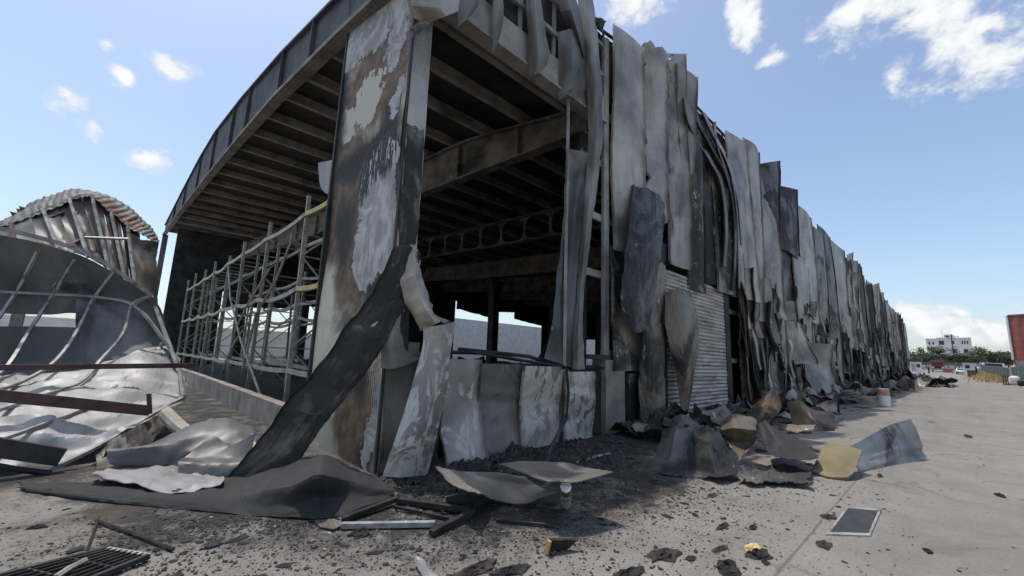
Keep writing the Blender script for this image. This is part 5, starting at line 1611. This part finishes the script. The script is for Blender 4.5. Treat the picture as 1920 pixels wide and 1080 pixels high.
# white villa
zc = 265
f_ = frame(1787, zc)
f_ = (f_[0] + (0, 0, 6.0), f_[1], f_[2])
vi = thing('white_villa', 'large flat-roofed white villa with a roof pavilion behind the trees', 'house', f_[0])
LB(f_, 'wing', M_VILLA, vi, (-10.5, -5.2, 0, 9, -7, 13.2))
LB(f_, 'main_block', M_VILLA, vi, (-5.19, 9.8, -1.0, 10, -7, 13.6))
LB(f_, 'roof_pavilion', M_VILLA, vi, (-1.8, 2.6, 0.5, 7, 13.61, 16.4))
LB(f_, 'parapet', M_VILLA, vi, (-10.7, -5.2, -.2, .1, 13.21, 13.8))
LB(f_, 'parapet', M_VILLA, vi, (-5.3, 9.9, -1.25, -.95, 13.62, 14.3))
for (a0, a1, z0, z1) in ((-4.6, -2.2, 9.6, 12.3), (1.0, 2.4, 9.8, 12.3), (5.6, 6.2, 10.2, 12.3), (6.7, 7.3, 10.2, 12.3), (7.8, 8.4, 10.2, 12.3), (-1.0, 0.2, 14.2, 15.8), (-4.4, -2.6, 4.5, 7), (1.0, 3.0, 4.5, 7), (6, 8, 4.5, 7)):
    LB(f_, 'window', M_GLASS, vi, (a0, a1, -1.04 if z0 < 13.6 else .46, -.98 if z0 < 13.6 else .52, z0, z1))
for (a0, a1, z0, z1) in ((-9.4, -8.6, 9.8, 11.6), (-7.6, -6.8, 9.8, 11.6)):
    LB(f_, 'window', M_GLASS, vi, (a0, a1, -.04, .02, z0, z1))
LB(f_, 'balcony', M_VILLA, vi, (0.2, 3.4, -2.2, -1.01, 8.9, 9.1), (0.2, 3.4, -2.2, -2.1, 9.11, 10.0))
LB(f_, 'mast', M_TUBE, vi, (-2.6, -2.45, 1, 1.15, 13.61, 19.2))
# utility pole with a cross-arm
f_ = frame(1793, 150)
up = thing('utility_pole', 'dark utility pole with cross-arms standing in front of the villa', 'pole', f_[0])
LB(f_, 'pole', M_BARK, up, (-.16, .16, -.16, .16, -.3, 12.6))
for z, w2 in ((11.6, 1.9), (10.9, 1.1)):
    LB(f_, 'cross_arm', M_BARK, up, (-w2, w2, -.26, -.165, z, z + .16))
for a in (-1.7, -.9, .9, 1.7):
    LB(f_, 'insulator', M_RUB, up, (a - .07, a + .07, -.25, -.17, 11.77, 12.15))


# trees
def tree(px, zc, h, rad, label, seed):
    o, ac, aw = frame(px, zc)
    r = np.random.default_rng(seed)
    t = thing('tree', label, 'tree', o, 'trees at the end of the yard')
    b = MB()
    b.tube([o + (0, 0, -.2), o + (r.normal(0, .15), r.normal(0, .15), h * .3), o + (r.normal(0, .3), r.normal(0, .3), h * .6)], [.22, .17, .09], 7)
    for _ in range(5):
        a = r.uniform(0, 6.28)
        b.tube([o + (0, 0, h * r.uniform(.2, .35)), o + (rad * .4 * math.cos(a), rad * .4 * math.sin(a), h * .5), o + (rad * .75 * math.cos(a), rad * .75 * math.sin(a), h * r.uniform(.6, .8))], [.1, .07, .03], 5)
    b.build('trunk', M_BARK, t)
    V, F = [], []
    clumps = [(r.normal(0, rad * .42, 2), h * r.uniform(.3, .92), rad * r.uniform(.25, .48)) for _ in range(20)]
    for (c2, cz, cr) in clumps:
        for _ in range(70):
            d = r.normal(size=3)
            d /= np.linalg.norm(d)
            p = o + np.array([c2[0], c2[1], cz]) + d * cr * r.uniform(.6, 1.08) * (1, 1, .8)
            s = r.uniform(.16, .42)
            u1 = r.normal(size=3)
            u1 /= np.linalg.norm(u1)
            u2 = np.cross(u1, d)
            u2 /= np.linalg.norm(u2) + 1e-6
            k = len(V)
            V += [p - u1 * s, p + u2 * s * .6, p + u1 * s, p - u2 * s * .6]
            F.append((k, k + 1, k + 2, k + 3))
    mk('crown', V, F, M_LEAF, t)


for i, (px, zc, h, rad, lb) in enumerate(((1722, 150, 7.5, 4.2, 'dark bushy tree beside the end of the burnt wall'), (1738, 165, 6.5, 3.6, 'low tree just left of the villa'), (1757, 150, 9.5, 4.2, 'palm-like tall tree in front of the villa left wing, above the fire engine'),
                                          (1781, 160, 6.0, 3.4, 'low round tree before the villa, left of the utility pole'), (1800, 165, 6.2, 3.6, 'low round tree before the villa, right of the utility pole'), (1820, 165, 7.2, 3.6, 'tree at the right corner of the villa'),
                                          (1847, 150, 9.6, 4.4, 'tallest tree right of the villa, behind the white van'), (1866, 150, 7.2, 3.8, 'broad low tree left of the red hall'), (1880, 150, 8.0, 3.6, 'rounded tree close to the red hall'), (1893, 155, 7.2, 3.4, 'tree partly hidden by the corner of the red hall'), (1708, 170, 6.5, 3.8, 'tree mostly hidden behind the end of the burnt wall'))):
    tree(px, zc, h * .85, rad, lb, 900 + i)

# red clad hall at the right edge
f_ = frame(1906, 62)
o, ac, aw = f_
rh = thing('red_hall', 'red corrugated hall with pale base wall cut by the right edge of the photo', 'building', o)
zlo, zhi = 3.7 - o[2], 10.3 - o[2]
fd_ = np.array([*(ac * .93 - aw * .37), 0.0])
bk = np.array([*(aw * .93 + ac * .37), 0.0])
V, F = [], []
n = 72
for k in range(n + 1):
    p = o + fd_ * k * .3 + bk * (0.0 if (k // 2) % 2 else .12)
    V += [p + (0, 0, zlo), p + (0, 0, zhi)]
for k in range(n):
    F.append((2 * k, 2 * k + 2, 2 * k + 3, 2 * k + 1))
mk('corrugated_cladding', V, F, M_HALLR, rh)


def pris(name, m, a0, a1, b0, b1, z0, z1):
    V = [o + fd_ * a + bk * b + (0, 0, z) for z in (z0, z1) for a, b in ((a0, b0), (a1, b0), (a1, b1), (a0, b1))]
    mk(name, V, [(3, 2, 1, 0), (4, 5, 6, 7), (0, 1, 5, 4), (1, 2, 6, 5), (2, 3, 7, 6), (3, 0, 4, 7)], m, rh)


pris('core', M_CONC, .02, 21.5, .2, 9, -.3, zhi - .05)
pris('base_wall', M_CONC, 0, 21.6, -.03, .19, -.3, zlo - .01)
pris('corner_post', M_VILLA, -.22, -.02, -.1, .5, zlo, zhi + .05)
pris('top_rail', M_HALLR, 0, 21.6, -.06, .3, zhi + .01, zhi + .22)
pris('bottom_rail', M_HALLR, 0, 21.6, -.06, .195, zlo - .005, zlo + .2)
# move it so that only the far corner shows: it stands beside the road, its corner at the survey point

# boundary fence
def fence(label, p0, p1, h, n, m=M_FENCE):
    p0, p1 = np.array(p0), np.array(p1)
    t = thing('mesh_fence', label, 'fence', (p0[0], p0[1], float(gh(*p0))))
    for k in range(n + 1):
        q_ = p0 + (p1 - p0) * k / n
        z = float(gh(*q_))
        MB().box((q_[0] - .06, q_[1] - .06, z - .1), (q_[0] + .06, q_[1] + .06, z + h)).build('post', M_GALV, t)
    for k in range(n):
        a, c_ = p0 + (p1 - p0) * k / n, p0 + (p1 - p0) * (k + 1) / n
        za, zc_ = float(gh(*a)), float(gh(*c_))
        b = MB()
        for j in range(13):
            zz = .08 + j * (h - .15) / 12
            b.bar((*a, za + zz), (*c_, zc_ + zz), .012, .06)
        for j in range(1, 12):
            q_ = a + (c_ - a) * j / 12
            z = za + (zc_ - za) * j / 12
            b.bar((*q_, z + .05), (*q_, z + h - .05), .05, .05, (1, 0, 0))
        b.build('mesh_panel', m, t)
    return t


fA = gpt(1680, 135)[:2]
fB = gpt(1835, 128)[:2]
fC = gpt(1905, 62)[:2] + (0, .6)
fence('grey-green mesh fence across the far end of the yard', fA, fB, 2.4, 12)
fence('mesh fence with pale posts along the dry grass verge at right', fB + (0.3, 0), fC, 2.2, 16)
fence('near stretch of mesh fence in front of the red hall', fC + (0, -.2), gpt(1960, 48)[:2], 2.2, 4)

# dry grass verge
r_ = np.random.default_rng(17)
V, F = [], []
fd = (fC - fB) / np.linalg.norm(fC - fB)
fn_ = np.array([-fd[1], fd[0]])
fn_ = fn_ if fn_[1] > 0 else -fn_
for i in range(11000):
    q_ = fB + (fC - fB) * r_.random() + fn_ * (abs(r_.normal()) * 1.5 - .5)
    x, y = float(q_[0]), float(q_[1])
    z = float(gh(x, y))
    h = r_.uniform(.25, .8)
    a = r_.uniform(0, 6.28)
    wq = .05
    k = len(V)
    V += [(x - wq * math.cos(a), y - wq * math.sin(a), z), (x + wq * math.cos(a), y + wq * math.sin(a), z), (x + r_.normal(0, .15), y + r_.normal(0, .15), z + h)]
    F.append((k, k + 1, k + 2))
o = mk('dry_grass', V, F, M_GRASS)
o['label'] = 'yellow dry grass along the fence at right'
o['category'] = 'grass'
kind(o, 'stuff')

# fire engine
f_ = frame(1760, 112)
fe = thing('fire_engine', 'red fire engine parked at the far end of the road', 'fire engine', f_[0])
LB(f_, 'body', M_FRED, fe, (-1.25, 1.25, 2.0, 7.5, .7, 3.0))
LB(f_, 'cab', M_FRED, fe, (-1.25, 1.25, 0, 1.95, .6, 2.9))
LB(f_, 'windscreen', M_GLASS, fe, (-1.1, 1.1, -.04, -.005, 1.7, 2.6))
LB(f_, 'bumper', M_CHROME, fe, (-1.28, 1.28, -.25, -.045, .45, .85))
LB(f_, 'grille', M_RUB, fe, (-.6, .6, -.05, -.006, .95, 1.45))
for a in (-.95, .95):
    LB(f_, 'headlight', M_WPAINT, fe, (a - .2, a + .2, -.06, -.006, 1.0, 1.3))
    LB(f_, 'side_window', M_GLASS, fe, (a * 1.32 - .01, a * 1.32 + .01, .4, 1.5, 1.7, 2.5))
LB(f_, 'light_bar', M_LAMP, fe, (-.9, .9, .5, .8, 2.91, 3.15))
LB(f_, 'ladder', M_CHROME, fe, (-.5, -.4, 1.0, 7.2, 3.1, 3.25), (.4, .5, 1.0, 7.2, 3.1, 3.25), *[(-.39, .39, y, y + .06, 3.12, 3.2) for y in np.arange(1.2, 7.1, .5)])
LB(f_, 'ladder_rest', M_CHROME, fe, (-.5, .5, 2.2, 2.4, 3.01, 3.09), (-.5, .5, 6.5, 6.7, 3.01, 3.09))
for b2 in (1.0, 5.8):
    for a in (-1.1, 1.1):
        f2 = (f_[0], f_[2], f_[1])
        lwheel((f_[0], f_[2], f_[1]), b2, a, .5, .3, fe)


def car(fr_, label, name, cat, L_, Wd, H_, m, van=False):
    t = thing(name, label, cat, fr_[0])
    o, ac, aw = fr_
    # side profile (b along the vehicle), lofted across
    if van:
        pr = [(0, .35), (0, 1.0), (.5, 1.25), (1.2, H_ - .05), (1.6, H_), (L_ - .15, H_), (L_, H_ - .15), (L_, .35)]
    else:
        pr = [(0, .3), (0, .75), (.15, .88), (1.15, .95), (1.75, H_ - .02), (3.1, H_), (3.75, .98), (L_ - .05, .92), (L_, .75), (L_, .3)]
    V, F = [], []
    n = len(pr)
    for s, ins in ((-1, 0), (1, 0)):
        for (b, z) in pr:
            tap = .12 if z > 1.0 and not van else .03
            q_ = o[:2] + ac * s * (Wd / 2 - tap) + aw * b
            V.append((q_[0], q_[1], o[2] + z))
    for k in range(n):
        k2 = (k + 1) % n
        F.append((k, k2, n + k2, n + k))
    F += [tuple(range(n - 1, -1, -1)), tuple(range(n, 2 * n))]
    mk('body', V, F, m, t)
    wz = (1.15, H_ - .12) if van else (.98, H_ - .1)
    wb = (.38, 1.05) if van else (1.2, 1.72)
    V = []
    for s in (-1, 1):
        for (b, z) in ((wb[0] - .03, wz[0] + .08), (wb[1] - .03, wz[1] + .02)):
            q_ = o[:2] + ac * s * (Wd / 2 - .2) + aw * (b - .03)
            V.append((q_[0], q_[1], o[2] + z))
    mk('windscreen', V, [(0, 2, 3, 1)], M_GLASS, t)
    for s in (-1, 1):
        a = s * (Wd / 2 - (.02 if van else .11))
        LB(fr_, 'side_window', M_GLASS, t, (a - .02, a + .02, (1.4 if van else 1.8), (L_ - .5 if van else 3.1), wz[0] + .03, wz[1] - .04))
        LB(fr_, 'headlight', M_CHROME, t, (s * Wd * .36 - .14, s * Wd * .36 + .14, -.03, .02, .62, .78))
        for b in (L_ * .19, L_ * .8):
            q2 = (fr_[0], fr_[2], fr_[1])
            lwheel(q2, b, s * (Wd / 2 - .1), .31, .2, t)
    LB(fr_, 'bumper', M_RUB, t, (-Wd / 2 + .05, Wd / 2 - .05, -.06, .03, .3, .5))
    return t


car(frame(1803, 97), 'small white car facing the camera on the far road', 'parked_car', 'car', 4.2, 1.75, 1.5, M_WPAINT)
f_ = gpt(1832, 118)
aw = np.array([.35, -.94])
car((f_ + (0, 0, .3), np.array([aw[1], -aw[0]]), aw), 'white van parked behind the fence near the kiosk', 'parked_van', 'van', 5.4, 2.0, 2.4, M_WPAINT, True)

# guard booth, kiosk, cabinet, barrier
f_ = frame(1719, 112)
gb = thing('guard_booth', 'small white guard booth beside the end of the burnt wall', 'booth', f_[0])
LB(f_, 'cabin', M_VILLA, gb, (-1.1, 1.1, 0, 2.2, 0, 2.5))
LB(f_, 'roof', M_CHROME, gb, (-1.25, 1.25, -.15, 2.35, 2.51, 2.62))
LB(f_, 'window', M_GLASS, gb, (.1, .8, -.04, -.004, 1.1, 2.0))
LB(f_, 'door', M_CHROME, gb, (-.9, -.15, -.03, -.004, .05, 2.05))
f_ = frame(1820, 88)
ks = thing('white_kiosk', 'white container kiosk beside the road before the dry grass', 'kiosk', f_[0])
LB(f_, 'cabin', M_VILLA, ks, (-1.0, 1.0, 0, 2.6, .05, 2.7))
LB(f_, 'roof', M_CHROME, ks, (-1.08, 1.08, -.12, 2.7, 2.71, 2.8))
LB(f_, 'window', M_GLASS, ks, (-.7, .0, -.04, -.004, 1.6, 2.3))
LB(f_, 'side_frame', M_RUB, ks, (.75, 1.02, -.05, -.004, .6, 2.0))
f_ = frame(1822, 84)
cb_ = thing('brown_cabinet', 'brown wooden cabinet standing in front of the white kiosk', 'cabinet', f_[0])
LB(f_, 'case', M_BROWNB, cb_, (-.6, .6, 0, .6, 0, 1.35))
LB(f_, 'door', M_BROWNB, cb_, (-.57, -.02, -.03, -.003, .05, 1.3))
LB(f_, 'door', M_BROWNB, cb_, (.02, .57, -.03, -.003, .05, 1.3))
f_ = frame(1779, 108)
rb = thing('road_barrier', 'red plastic road barrier right of the fire engine', 'barrier', f_[0])
LB(f_, 'base', M_HALLR, rb, (-.9, .9, -.25, .25, 0, .4))
LB(f_, 'upper', M_HALLR, rb, (-.85, .85, -.12, .12, .41, 1.0))
f_ = frame(1742, 100)
bo = thing('dark_post', 'short dark post standing at the end of the rubble', 'post', f_[0])
LB(f_, 'shaft', M_RUB, bo, (-.15, .15, -.15, .15, 0, 1.4))
LB(f_, 'cap', M_RUB, bo, (-.19, .19, -.19, .19, 1.41, 1.55))

# things left on the verge at the right edge
f_ = frame(1888, 58)
pa = thing('wooden_pallet', 'dark wooden pallet standing on end by the verge at right', 'pallet', f_[0])
for k in range(5):
    LB(f_, 'slat', M_BROWNB, pa, (-.5 + k * .22, -.36 + k * .22, 0, .03, .02, 1.3))
for z in (.05, .6, 1.15):
    LB(f_, 'bearer', M_BROWNB, pa, (-.5, .52, .031, .13, z, z + .12))


def blob(fr_, name, m, parent, a, b, rx, ry, h, seed):
    o, ac, aw = fr_
    c0 = np.array([*(o[:2] + ac * a + aw * b), o[2]])
    V, F = [], []
    r = np.random.default_rng(seed)
    n, k = 16, 9
    for j in range(k):
        t = j / (k - 1)
        rad = (1 - abs(t * 1.9 - .95) ** 5) ** .5 if t < 1 else .45
        for i in range(n):
            q_ = 2 * math.pi * i / n
            rr = rad * (1 + .08 * math.sin(3 * q_ + seed + 4 * t) + .04 * r.normal())
            sg = lambda v_: math.copysign(abs(v_) ** .55, v_)
            V.append((c0[0] + rx * rr * sg(math.cos(q_)), c0[1] + ry * rr * sg(math.sin(q_)), c0[2] + h * t))
    for j in range(k - 1):
        for i in range(n):
            i2 = (i + 1) % n
            F.append((j * n + i, j * n + i2, (j + 1) * n + i2, (j + 1) * n + i))
    F += [tuple((k - 1) * n + i for i in range(n)), tuple(range(n - 1, -1, -1))]
    return mk(name, V, F, m, parent, smooth=True)


f_ = frame(1900, 57)
o = blob(f_, 'white_sack', M_SACK, None, 0, 0, .5, .5, 1.25, 3)
tag(o, 'white bulk sack standing beside the wooden pallet at right', 'sack')
f_ = frame(1913, 52)
o = blob(f_, 'dark_bundle', M_CHAR, None, 0, 0, .5, .4, .7, 5)
tag(o, 'dark tied bundle at the right edge beside the white sack', 'bundle')
